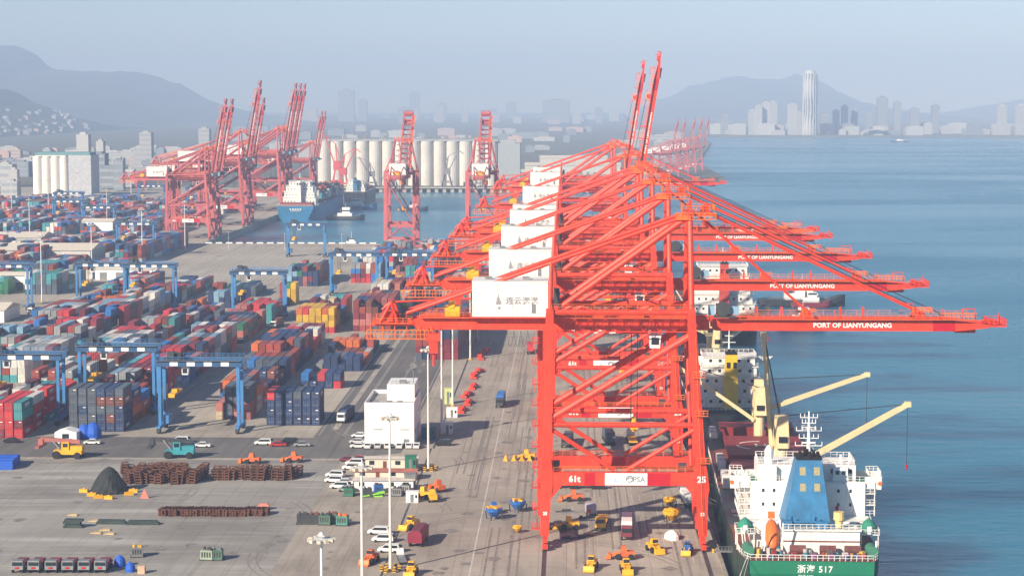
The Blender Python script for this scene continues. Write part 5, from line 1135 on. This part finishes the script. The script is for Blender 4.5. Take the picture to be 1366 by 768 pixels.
def wrap(px, py, s_, label, m_=None):
    g = MB(); g.loft([[(s_ * r * math.cos(a) * (1 + .1 * math.sin(4 * a + z)), s_ * r * math.sin(a), s_ * z) for a in [i * math.pi / 7 for i in range(14)]] for z, r in ((0, 1.1), (.8, 1.2), (1.7, 1.0), (2.3, .5), (2.5, .1))]); single('blue_wrap', g, m_ or M('tarp_blue', (.02, .11, .55), .55, var=.2, bump=.5), px, py, label, 'tarpaulin', 0, 'blue tarpaulin wraps')
wrap(160, 755, 1.0, 'tall bundle under blue tarpaulin beside the tractor row'); wrap(174, 762, .85, 'lower bundle under blue tarpaulin beside the cardboard box'); wrap(113, 584, 1.7, 'large bundle under blue tarpaulin next to the white tent'); wrap(125, 584, 1.9, 'largest bundle under blue tarpaulin beside the tall dark stack')
g = MB(); g.box(-.75, .75, -.6, .6, 0, 1.6); g.box(-.78, .78, -.1, .1, 1.0, 1.62); single('cardboard_box', g, M('cardboard', (.55, .38, .26), .8), 189, 764, 'tan cardboard box beside the blue wraps', 'box')
machine_box(183, 742, STL, 'grey machine with yellow fittings behind the blue wraps', 10, .9, YEL)
g = MB()
for k in range(5): g.box(-6, 6, -5 + k * 2.1, -3 + k * 2.1, 0, 2.4 + (k % 2) * .25)
single('blue_tarpaulin_stack', g, MATS['tarp_blue'], -8, 622, 'long stack under flat blue tarpaulin at the lot edge', 'tarpaulin', 4)
tn = MB(); tn.prism([(-3.2, 0), (3.2, 0), (3.2, 2.6), (0, 3.5), (-3.2, 2.6)], 6, 'y', -3); single('white_tent', tn, CWHT, 91, 586, 'white gabled tent beside the tall dark container stack', 'tent', 0, parts=[('doorway', MB().box(-1, 1, -3.06, -3.003, 0, 2.2), GLS)])
# ---------------------------------------------------------------- red spreaders along the quay road
def spreader():
    e = empty('container_spreader'); MB().box(-6, 6, -.5, .5, .5, 1.1).box(-2, 2, -1.1, 1.1, .6, 1.3).build('main_frame', RED, e)
    for x in (-6, 6): MB().box(x - .3, x + .3, -1.25, 1.25, .2, .9).build('end_beam', RED, e)
    MB().box(-1.3, 1.3, -.8, .8, 1.3, 1.9).box(-2.6, -1.6, -.5, .5, 1.1, 1.6).box(1.6, 2.6, -.5, .5, 1.1, 1.6).build('head_gear', RED, e); return tag(e, None, 'spreader')
spr = spreader()
for i, (px, py) in enumerate(((612, 548), (617, 538), (622, 528), (626, 517), (630, 503), (633, 497), (640, 478), (643, 470))):
    p = G(px, py); place(spr, USED, (-33.5 + (i % 2) * 1.2, p.y, 0), R(90 + r5.uniform(-12, 12)), 'red container spreader laid out along the quay road, %s from the kiosk' % NTH[i + 1], 'red spreaders along the quay road', .9)
# ---------------------------------------------------------------- buildings on the pier
def office():
    e = empty('office_block', (-57.8, 562, 0), 0, 'white windowless office block with raised roof part beside the yard road', 'building')
    b = MB(); b.box(0, 14.2, 0, 26, 0, 11.6); bo = b.build('wall', CWHT, e)
    b = MB()
    for a in ((0, 14.2, 0, .3), (0, 14.2, 25.7, 26), (0, .3, .3, 25.7), (13.9, 14.2, .3, 25.7)): b.box(a[0], a[1], a[2], a[3], 11.6, 12.8)
    b.build('parapet', CWHT, e); MB().box(.31, 13.89, .31, 25.69, 11.605, 11.65).build('roof', M('roof_grey', (.35, .33, .32), .8, var=.25), e)
    MB().box(5.6, 13.6, 10, 24, 11.66, 16.6).build('upper_storey', CWHT, e)
    for x in (2.6, 10.2): MB().box(x, x + 2.6, -.06, -.003, 4.9, 5.15).build('wall_slot', STL, e)
    MB().box(11.2, 12.8, -.05, -.003, 0, 2.3).build('door', STL, e)
    sm = MB(); [sm.box(k * 2.36 + 2.3, k * 2.36 + 2.36, -.02, -.003, .2, 11.5) for k in range(5)]; sm.build('panel_seams', M('seam_grey', (.6, .59, .57), .7), e)
    for y in (4, 10, 16, 22): MB().box(14.203, 14.26, y, y + 1.6, 7.6, 8.8).build('window', GLS, e); MB().box(14.203, 14.26, y, y + 1.6, 3.2, 4.4).build('window', GLS, e)
    q = MB(); q.tube((13, 14, 16.6), (13, 14, 21.5), .12, .08, 6); q.tube((13, 14, 21.0), (13.2, 13.2, 21.6), .9, .9, 10); q.box(9, 11, 12, 14, 16.6, 17.4); q.rail((7, 10.2, 16.6), (13.4, 10.2, 16.6), 1, 1.2, .08); q.build('roof_aerial', STL, e)
    for x in (2, 6, 9): MB().box(x, x + 1.6, 4, 5.4, 11.66, 12.6).build('roof_unit', STL, e)
office()
def low_house(px, py, w_, d_, h, roofm, wallm, label, rz=0):
    e = empty('low_building', G(px, py), R(rz), label, 'building', 'low buildings by the lot'); MB().box(-w_ / 2, w_ / 2, 0, d_, 0, h).build('wall', wallm, e)
    MB().prism([(-.4, h), (d_ + .4, h), (d_ / 2, h + .45)], w_ + .8, 'x', -w_ / 2 - .4).build('roof', roofm, e)
    n_ = int(w_ / 3.4)
    for k in range(n_):
        x = -w_ / 2 + w_ * (k + .5) / n_
        if k == 1: MB().box(x - .5, x + .5, -.05, -.003, 0, 2.1).build('door', DECK, e)
        else:
            wo = MB().box(x - .7, x + .7, -.05, -.003, 1.1, 2.2).build('window', GLS, e); MB().box(x - .8, x + .8, -.12, -.003, .98, 1.09).build('sill', CWHT, wo)
RF = M('roof_pink', (.42, .15, .11), .8, var=.2); CW = M('wall_cream', (.68, .60, .50), .8, var=.08, dirt=.15)
low_house(522, 625, 14, 3.6, 2.7, M('roof_pale', (.55, .50, .45), .8), CW, 'low cream building with pale roof, closest to the office block'); low_house(514, 640, 16, 5, 2.2, RF, CW, 'low cream building with a red roof, middle one of three'); low_house(512, 654, 15, 4, 2.6, M('roof_pale', (.55, .50, .45), .8), CWHT, 'low white building with windows, beside the green tarpaulin')
for i, (px, py, m_, l) in enumerate(((466, 661, GRN, 'green flat cart'), (490, 662, DST, 'black machine under a cover'), (530, 661, STL, 'grey machine cart'), (541, 657, M('cover_grey', (.3, .32, .33), .7), 'grey covered machine'), (480, 652, GRN, 'green machine frame'), (505, 657, BLUE, 'blue machine frame'))):
    machine_box(px, py, m_, l + ' in the clutter before the low white building', r5.uniform(-15, 15), .85)
g = MB(); g.hexa([(-3, -1, .1), (3, -.6, .9), (3, .8, .9), (-3, .6, .1)], [(-3, -1, .4), (3, -.6, 1.3), (3, .8, 1.3), (-3, .6, .4)]); g.box(-2.5, 2.5, -.6, .6, 0, .3); single('lime_tarpaulin', g, M('lime', (.30, .72, .05), .6, var=.1), 497, 662, 'lime green sheet in the clutter before the low white building', 'tarpaulin', 12)
def cabinet(px, py, w_, h, m_, label):
    g = MB(); g.box(-w_ / 2, w_ / 2, -1, 1, 0, h); g.box(-w_ / 2 - .1, w_ / 2 + .1, -1.1, 1.1, h, h + .15); single('site_cabin', g, m_, px, py, label, 'cabin', 0, 'site cabins', parts=[('door', MB().box(-.4, .4, -1.05, -1.003, .1, h * .8), STL), ('window', MB().box(w_ * .26, w_ * .42, -1.05, -1.003, h * .45, h * .75), GLS)])
cabinet(547, 652, 2.8, 4.0, STL, 'tall grey site cabin beside the yellow machines'); cabinet(550, 669, 3.0, 2.6, CWHT, 'white open site cabin at the clutter corner'); cabinet(597, 578, 3.2, 3.4, CWHT, 'white kiosk on the quay road beside the black car'); cabinet(603, 556, 3.4, 3.0, CWHT, 'white kiosk behind the other on the quay road'); cabinet(598, 538, 2.4, 5.0, M('cabin_lime', (.55, .62, .25), .6), 'pale yellow green cabin by the light masts'); cabinet(572, 585, 4, 3.4, M('cabin_teal', (.06, .18, .20), .6), 'dark teal cabin beside the office block'); cabinet(548, 628, 3, 4.2, GRN, 'dark green cabin at the end of the low buildings')
def barrier(x, y, i):
    g = MB(); g.box(-.3, .3, -.3, .3, 0, 1.2); single_ = g.build('striped_barrier', YEL, None, (x, y, 0)); tag(single_, 'yellow and black striped barrier round a light mast foot', 'barrier', 'striped mast barriers')
    for k in range(2): MB().box(-.31, .31, -.31, .31, .25 + k * .5, .5 + k * .5).build('black_stripe', BLK, single_)
for yy in (411, 526):
    for i in range(6): barrier(-37 + 1.9 * math.cos(i * math.pi / 3), yy + 1.9 * math.sin(i * math.pi / 3), i)
def shed(x, y, w_, d_, h, m_, label, rz=0, rm=None):
    e = empty('warehouse', (x, y, 0), R(rz), label, 'building', 'port warehouses'); MB().box(0, w_, 0, d_, 0, h).build('wall', m_, e); MB().prism([(-.6, h), (d_ + .6, h), (d_ / 2, h + d_ * .06 + .8)], w_ + 1.2, 'x', -.6).build('roof', rm or M('roof_cream', (.66, .60, .50), .7, var=.1), e)
    for k in range(int(w_ / 9)): MB().box(2.5 + k * 9, 6.5 + k * 9, -.08, -.004, .1, min(4.5, h * .7)).build('door', STL, e)
shed(-300, 1030, 30, 12, 8, CWHT, 'small white yard office beside the far green block'); shed(-272, 880, 20, 26, 5.5, CWHT, 'white low store beside the wide aisle'); shed(-262, 1095, 34, 10, 6, CWHT, 'white canteen block behind the paired gantries')
shed(-345, 1180, 60, 40, 10, M('wall_pale', (.5, .5, .48), .7), 'cream roofed warehouse behind the green containers'); shed(-392, 1290, 48, 36, 10, MATS['wall_pale'], 'cream roofed warehouse in front of the far yard'); shed(-345, 1405, 22, 16, 14, CWHT, 'white square yard building at the foot of a light mast')
# ---------------------------------------------------------------- silos and far side of the basin
SILO = M('silo_concrete', (.60, .575, .53), .85, var=.12, scale=.05, dirt=.35)
def silo_group(x0, y, n, r, h, label, rows=2, back=True):
    e = empty('grain_silos', (x0, y, .8), 0, label, 'silo')
    for j in range(rows):
        for i in range(n): MB().tube((r + i * 2 * r, j * 2 * r, 0), (r + i * 2 * r, j * 2 * r, h), r * .985, r * .985, 20).build('silo', SILO, e, smooth=False)
    MB().box(-.5, n * 2 * r + .5, -r * .6, (rows - 1) * 2 * r + r * .6, h, h + 2.5).build('roof_gallery', M('gallery_grey', (.30, .33, .36), .7), e)
    g = MB(); g.rail((0, -r * .6, h + 2.5), (n * 2 * r, -r * .6, h + 2.5), 1.4, 4, .25); [g.box(k * 24 + 6, k * 24 + 10, -2, 3, h + 2.5, h + 6.5) for k in range(int(n * 2 * r / 24))]; g.build('roof_gear', STL, e)
    return e
p = AT(424, 245, 2345); q = AT(664, 245, 2345)
silo_group(p.x, 2345, 14, (q.x - p.x) / 28, 52, 'long row of cream concrete grain silos across the basin')
p = AT(664, 240, 2352); MB_ = MB(); MB_.box(0, 26, 0, 30, 0, 50); MB_.box(3, 20, 3, 20, 50, 54)
tag(MB_.build('silo_head_house', M('head_house_grey', (.33, .36, .39), .8, var=.1), None, (q.x + .5, 2336, .8)), 'grey block closing the end of the cream silo row', 'building')
e = empty('grain_silos', tuple(AT(44, 236, 2080).xy) + (0,), 0, 'cluster of four bright white silos with flank coloured grey as shade beyond the container yard', 'silo')
WSILO = M('silo_white', (.80, .77, .70), .7, var=.05)
for i in range(4): MB().tube((5.2 + i * 9.4, 0, 0), (5.2 + i * 9.4, 0, 42), 4.9, 4.9, 20).build('silo', WSILO, e)
MB().box(.5, 38, 4.95, 34, 0, 42).build('rear_silo_block', WSILO, e); MB().box(38, 62, -2, 34, 0, 43).build('shaded_flank', M('flank_shade_grey', (.45, .47, .50), .8), e)  # flank colour carries the shade of the silos' side away from the sun
MB().box(2, 60, 2, 30, 43, 46).build('roof_house', M('roof_teal', (.12, .26, .28), .7), e); MB().box(4, 36, -4.6, 3, 42, 42.8).build('roof_rim', WSILO, e)
def tower_block(px, py, D, w_, d_, h, m_, label, cat='building', name='office_tower', group=None, floors=True, gm=None):
    p = AT(px, py, D); e = empty(name, (p.x, D, .8), 0, label, cat, group); MB().box(-w_ / 2, w_ / 2, 0, d_, 0, h).build('wall', m_, e)
    if floors:
        n_ = max(3, int(h / 7)); g = MB()
        for k in range(n_):
            z = (k + .35) * h / n_; g.box(-w_ / 2 * .9, w_ / 2 * .9, -.25, -.02, z, z + h / n_ * .4)
        g.build('window_bands', gm or M('far_glass', (.30, .33, .37), .4), e)
    MB().box(-w_ * .25, w_ * .25, d_ * .2, d_ * .7, h, h + max(2, h * .05)).build('roof_plant', m_, e); return e
FW = M('far_white', (.40, .41, .42), .8, var=.06, rnd=.12); FG_ = M('far_grey', (.20, .235, .28), .8, var=.06, rnd=.15); FP = M('far_pink', (.5, .36, .32), .8, var=.06, rnd=.1)
tower_block(110, 200, 2450, 15, 14, 58, FW, 'tall white plant tower behind the white silos', floors=False); tower_block(94, 200, 2455, 30, 14, 36, FW, 'white plant block beside the tall plant tower'); tower_block(133, 200, 2440, 9, 12, 50, FW, 'slim white plant tower on the outer side', floors=False); tower_block(125, 205, 2445, 14, 12, 32, FW, 'white plant block joined to the slim tower')
tower_block(194, 200, 3000, 18, 18, 52, FW, 'white apartment tower at the foot of the hill'); tower_block(184, 200, 3005, 14, 14, 30, FW, 'lower white block beside the hill foot tower'); tower_block(207, 200, 2900, 14, 12, 16, FW, 'small white block below the hill foot tower'); tower_block(158, 245, 2200, 11, 10, 34, FG_, 'grey plant tower beside the white silos'); tower_block(12, 250, 1950, 16, 14, 20, FW, 'white blocky plant building at the yard edge'); tower_block(17, 235, 2000, 9, 9, 30, FW, 'white stair tower of the plant building', floors=False); tower_block(272, 190, 3300, 18, 18, 54, FW, 'white tower behind the raised basin booms')
for i, (px, D, w_, h) in enumerate([(145, 2250, 22, 24), (172, 2300, 20, 18), (130, 2320, 18, 38), (215, 2500, 34, 12), (240, 2600, 26, 14), (60, 2500, 30, 16), (25, 2600, 26, 20), (5, 2300, 20, 26), (230, 2420, 18, 9)]): tower_block(px, 230, D, w_, 20, h, [FG_, FW, FG_][i % 3], '%s plant building in the works behind the yard, %s one' % (['grey', 'white', 'grey'][i % 3], NTH[i + 1]), name='plant_building', group='plant buildings behind the yard')
cv = MB(); a, b = AT(210, 190, 2350), AT(272, 170, 2350); cv.beam((a.x, 2350, 34), (b.x, 2350, 48), 5, 4); [cv.beam((a.x + (b.x - a.x) * k / 4, 2350, 1), (a.x + (b.x - a.x) * k / 4, 2350, 34 + 14 * k / 4), 1.2) for k in range(5)]; tag(cv.build('conveyor_gallery', M('conveyor_pink', (.55, .22, .17), .7)), 'sloping reddish conveyor gallery behind the basin cranes', 'conveyor')
# harbour jib cranes
def jib_crane(px, D, m_, h, label, flip=1):
    p = AT(px, 245, D); e = empty('harbour_crane', (p.x, D, .8), 0, label, 'crane', 'harbour jib cranes'); t = MB()
    for a in (-1, 1):
        for b in (-1, 1): t.beam((6 * a, 6 * b, 0), (2.5 * a, 2.5 * b, h * .35), 1.2)
    t.box(-6.5, 6.5, -6.5, 6.5, h * .12, h * .16); t.build('portal', m_, e); MB().box(-4, 4, -4, 5, h * .35, h * .52).build('house', m_, e)
    j = MB(); j.beam((flip * 3, 0, h * .48), (flip * 14, 0, h), 1.3); j.beam((0, 0, h * .52), (flip * 2, 0, h * .85), 1.2); j.beam((flip * 2, 0, h * .85), (flip * 14, 0, h), .8); j.beam((-flip * 4, 0, h * .52), (flip * 2, 0, h * .85), .9); j.beam((flip * 14, 0, h), (flip * 20, 0, h * .9), .9); j.build('jib', m_, e)
jib_crane(450, 2255, M('pink_crane', (.55, .07, .08), .6), 60, 'dark pink bulk loading crane before the silo row', -1); jib_crane(458, 2240, MATS['pink_crane'], 46, 'shorter pink bulk crane beside the dark pink one', 1)
jib_crane(596, 2308, M('grey_crane', (.22, .20, .22), .6), 42, 'grey jib crane before the silos between the pier end cranes', 1); jib_crane(495, 2308, MATS['grey_crane'], 34, 'blue grey jib crane before the left silos', -1); jib_crane(640, 2308, MATS['grey_crane'], 30, 'small grey jib crane before the end silos', 1)
dk = MB()
for k in range(39): x = -300 + k * 9.2; dk.box(x, x + 4, SILO_Y - 6, SILO_Y - .1, -7, -.4)
dk.box(-300, 58, SILO_Y - 8, SILO_Y - .05, -.4, .9); tag(dk.build('silo_jetty', M('jetty_concrete', (.42, .38, .33), .85, var=.2)), 'piled concrete jetty along the silo shore', 'jetty')
shed(AT(700, 215, 2700).x, 2700, 130, 50, 13, MATS['wall_pale'], 'long white roofed warehouse behind the crane row, right of the silos'); shed(AT(720, 210, 2950).x, 2950, 100, 50, 16, MATS['wall_pale'], 'long pale warehouse beyond the silo end'); shed(AT(660, 222, 2560).x, 2560, 60, 40, 9, FG_, 'low grey warehouse beside the silo end'); shed(AT(800, 220, 2500).x, 2480, 60, 36, 9, FG_, 'grey shed behind the pier end cranes')
tower_block(880, 190, 3000, 16, 16, 40, FW, 'pale tower behind the hazy pink cranes')
# ---------------------------------------------------------------- city
rc = random.Random(21)
for i in range(46):
    px = rc.uniform(405, 840); D = rc.uniform(9000, 13000); top = rc.uniform(142, 168)
    if i == 0: px, D, top = 462, 10500, 121
    if i == 1: px, D, top = 484, 10500, 134
    if i == 2: px, D, top = 553, 12500, 124
    if i == 3: px, D, top = 742, 9800, 134
    if i == 4: px, D, top = 590, 12000, 138
    if i == 5: px, D, top = 682, 12500, 137
    h = CAM_H + (137 - top) / F_PX * D
    big = i < 6
    tower_block(px, 180, D, rc.uniform(30, 56) if not big else (86, 48, 64, 134, 56, 64)[i], 28, h, [FW, FG_, FP, FW][i % 4] if not big else FG_, ('hazy city tower, %s' % ['tallest slab over the left silos', 'slim one beside the tallest slab', 'slim one over the pier end crane', 'broad one over the silo end', 'pale one over the silo middle', 'pale one between the pier end cranes'][i]) if big else 'hazy %s city tower %s' % (['white', 'grey', 'pinkish', 'white'][i % 4], 'above the silo row' if px < 665 else 'above the row of lowered booms'), 'tower', 'city_tower', 'hazy towers behind the silos')
for i in range(70):
    px = rc.uniform(300, 900); D = rc.uniform(3200, 7000); h = rc.uniform(8, 22)
    tower_block(px, 190, D, rc.uniform(16, 60), 24, h, [FW, FG_, FP, FW, FG_][i % 5], 'low %s town building %s' % (['white', 'grey', 'pinkish', 'white', 'grey'][i % 5], 'behind the basin cranes' if px < 430 else 'behind the silo row' if px < 690 else 'behind the row of lowered booms'), 'building', 'town_building', 'low buildings behind the silos', floors=i % 2 == 0)
for i, (px, w_, top, D) in enumerate([(1003, 9, 148, 6060), (1012, 9, 142, 6050), (1021, 9, 138, 6070), (1031, 11, 137, 6060), (1057, 12, 140, 6060), (1066, 8, 150, 6050), (967, 10, 152, 6150), (1115, 9, 148, 6150), (1127, 8, 142, 6150), (1140, 8, 146, 6200), (1177, 14, 131, 6250), (1197, 9, 137, 6250), (1220, 12, 145, 6150), (1248, 10, 141, 6350), (1337, 11, 142, 6060), (1362, 12, 141, 6050), (1100, 12, 152, 6200), (1160, 9, 150, 6350)]):
    k = D / F_PX; tower_block(px, 180, D, w_ * k, 24, CAM_H + (137 - top) * k, FW if i < 6 or i in (14, 15) else FG_, 'tall hazy tower across the bay, %s' % ('in the white cluster beside the landmark tower' if i < 6 else 'grey one beyond the landmark tower' if i not in (6, 14, 15) else 'standing apart'), 'tower', 'shore_tower', 'towers across the bay')
for i in range(46):
    px = rc.uniform(945, 1366); D = rc.uniform(5970, 6400); tower_block(px, 186, D, rc.uniform(18, 60), 24, rc.uniform(10, 38), [FW, FW, FG_][i % 3], 'low %s building on the shore across the bay, %s' % (['white', 'white', 'grey'][i % 3], 'before the wooded hill' if px < 1140 else 'on the outer stretch'), 'building', 'shore_building', 'low buildings across the bay', floors=False)
for i in range(80):
    px = rc.uniform(-8, 300); D = rc.uniform(2600, 4000); tower_block(px, 200, D, rc.uniform(10, 34), 16, rc.uniform(5, 17), [FW, FG_, FP, FW][i % 4], 'low %s building of the town at the hill foot, %s' % (['white', 'grey', 'pinkish', 'white'][i % 4], 'behind the white silos' if px < 130 else 'behind the basin cranes'), 'building', 'town_building', 'low buildings at the hill foot', floors=i % 3 == 0)
# bulging landmark tower
p = AT(1081, 182, 6000); k = 6000 / F_PX; e = empty('landmark_tower', (p.x, 6000, .8), 0, 'tallest white tower across the bay with bulging outline', 'tower'); H_ = CAM_H + (137 - 95) * k; t = MB(); rings = []
for s_ in range(25):
    u = s_ / 24; r = k * (8.2 + 1.3 * math.sin(u * math.pi * 3.2 + .6)) * (1 if u < .97 else .8); rings.append([(r * math.cos(a), r * math.sin(a) + 20, u * H_) for a in [i * math.pi / 8 for i in range(16)]])
t.loft(rings); t.build('shaft', M('landmark_white', (.48, .49, .50), .5, var=.03), e)
f = MB()
for i in range(16): a = i * math.pi / 8; f.beam((k * 9.6 * math.cos(a), 20 + k * 9.6 * math.sin(a), 0), (k * 9.2 * math.cos(a), 20 + k * 9.2 * math.sin(a), H_ * .96), 2.2)
f.build('fins', MATS['landmark_white'], e)
sd_ = MB(); r0 = 17 * 6000 / F_PX; rings = []
for i in range(13):
    a = math.pi * i / 12; rings.append([(r0 * math.cos(a), y, r0 * .5 * math.sin(a) * (1 if y else .8)) for y in (0, 30, 60)])
sd_.loft([r for r in rings], cap=False); p = AT(1168, 183, 5990); tag(sd_.build('arched_hall', FW, None, (p.x, 5990, .8)), 'white arched hall on the shore across the bay', 'building')
# ---------------------------------------------------------------- hills
def hill_mat():
    m = bpy.data.materials.new('wooded_hill'); m.use_nodes = True; t = m.node_tree; b = t.nodes['Principled BSDF']; b.inputs['Roughness'].default_value = .95
    g = t.nodes.new('ShaderNodeNewGeometry'); n = t.nodes.new('ShaderNodeTexNoise'); n.inputs['Scale'].default_value = .008; n.inputs['Detail'].default_value = 8; t.links.new(g.outputs['Position'], n.inputs['Vector'])
    r = t.nodes.new('ShaderNodeValToRGB'); r.color_ramp.elements[0].color = (.018, .032, .020, 1); r.color_ramp.elements[1].color = (.055, .065, .042, 1); r.color_ramp.elements[0].position = .35; r.color_ramp.elements[1].position = .7
    t.links.new(n.outputs[0], r.inputs[0]); t.links.new(r.outputs[0], b.inputs['Base Color']); return m
HM = hill_mat()
from mathutils import noise as mn
def hill(name, prof, D, front, back, nx=170, ny=40):
    """prof: ridge line as picture points carried to distance D"""
    pts = [AT(a, b, D) for a, b in prof]; x0, x1 = pts[0].x, pts[-1].x; V = []; Fc = []
    def ridge(x):
        for a, b in zip(pts, pts[1:]):
            if a.x <= x <= b.x:
                u = (x - a.x) / (b.x - a.x); u = u * u * (3 - 2 * u) * .6 + u * .4; return a.z + (b.z - a.z) * u
        return pts[-1].z
    for j in range(ny + 1):
        v = -1 + 2 * j / ny; y = D + (v * front if v < 0 else v * back)
        for i in range(nx + 1):
            x = x0 + (x1 - x0) * i / nx; r = ridge(x); f = max(0, 1 - abs(v)) ** .85; edge = min(1, i / 6, (nx - i) / 6)
            n = mn.fractal(Vector((x * .0022, y * .0022, 3.1)), 1, 2, 5)
            z = r * f * (1 + .45 * n * (1 - f)) + 9 * n * f + (D / 8000) * 9 * abs(mn.noise(Vector((x * .009, y * .003, 1)))) * f + (D / 8000) * 5 * mn.noise(Vector((x * .03, y * .03, 7))) * f; V.append((x, y, max(-2, z * (edge if i < 6 or nx - i < 6 else 1)) if r > 0 else -2))
    for j in range(ny):
        for i in range(nx): a = j * (nx + 1) + i; Fc.append((a, a + 1, a + nx + 2, a + nx + 1))
    m = MB(); m.v = V; m.f = Fc; return tag(m.build(name, HM, smooth=True), kind='structure')
hill('hill_near_ridge', [(-700, 120), (-300, 90), (-120, 66), (-40, 62), (20, 62), (42, 70), (70, 92), (120, 96), (185, 97), (235, 112), (280, 136), (330, 152), (380, 172), (420, 182)], 11500, 3200, 1500)
hf = hill('hill_foot', [(-500, 150), (-60, 112), (10, 122), (45, 140), (95, 160), (160, 176), (230, 184)], 7000, 2600, 800, 90, 24)
from mathutils.bvhtree import BVHTree
bv = BVHTree.FromPolygons([tuple(v.co) for v in hf.data.vertices], [tuple(p.vertices) for p in hf.data.polygons])
for i in range(130):      # hillside village, set on the slope
    px = rc.uniform(-10, 118); py = rc.uniform(148, 200)
    d = (RM @ Vector(((px - 683) / F_PX, -(py - 384) / F_PX, -1))).normalized(); hit = bv.ray_cast(Vector((0, 0, CAM_H)), d)[0]
    if hit is None or hit.z < 2: continue
    e = MB(); w_ = rc.uniform(7, 16); h = rc.uniform(4, 8); e.box(-w_ / 2, w_ / 2, 0, 9, -3, h); e.prism([(-.5, h), (9.5, h), (4.5, h + 2)], w_ + 1, 'x', -w_ / 2 - .5)
    tag(e.build('hillside_house', [FW, FW, FP, FG_][i % 4], None, tuple(hit), (0, 0, rc.uniform(-.5, .5))), 'small %s house scattered on the hillside above the white silos' % ['white', 'white', 'pinkish', 'grey'][i % 4], 'house', 'houses on the hillside')
hill('hill_across_bay', [(780, 172), (840, 150), (885, 133), (930, 113), (965, 105), (985, 101), (1010, 106), (1040, 107), (1062, 99), (1085, 106), (1120, 130), (1160, 142), (1210, 152), (1270, 160), (1320, 170)], 14500, 2800, 1500)
hill('hill_headland', [(1180, 176), (1240, 164), (1290, 147), (1340, 137), (1400, 130), (1600, 120), (1900, 150)], 14800, 2500, 1500)
hill('hill_far_range', [(200, 168), (330, 152), (480, 158), (640, 160), (800, 152), (980, 156), (1200, 160), (1500, 150)], 16500, 1200, 1200)
# ---------------------------------------------------------------- haze: one even box of pale air
hz = MB(); hz.box(-9200, 14200, -650, 19300, -10.2, 520)
hm_ = bpy.data.materials.new('haze'); hm_.use_nodes = True; t = hm_.node_tree; t.nodes.clear(); o = t.nodes.new('ShaderNodeOutputMaterial'); pv = t.nodes.new('ShaderNodeVolumePrincipled')
pv.inputs['Color'].default_value = HAZE_COLOR + (1,); pv.inputs['Density'].default_value = HAZE_DENSITY; pv.inputs['Absorption Color'].default_value = (.06, .06, .06, 1); pv.inputs['Anisotropy'].default_value = -0.17
t.links.new(pv.outputs[0], o.inputs['Volume'])
tag(hz.build('haze', hm_), kind='stuff')
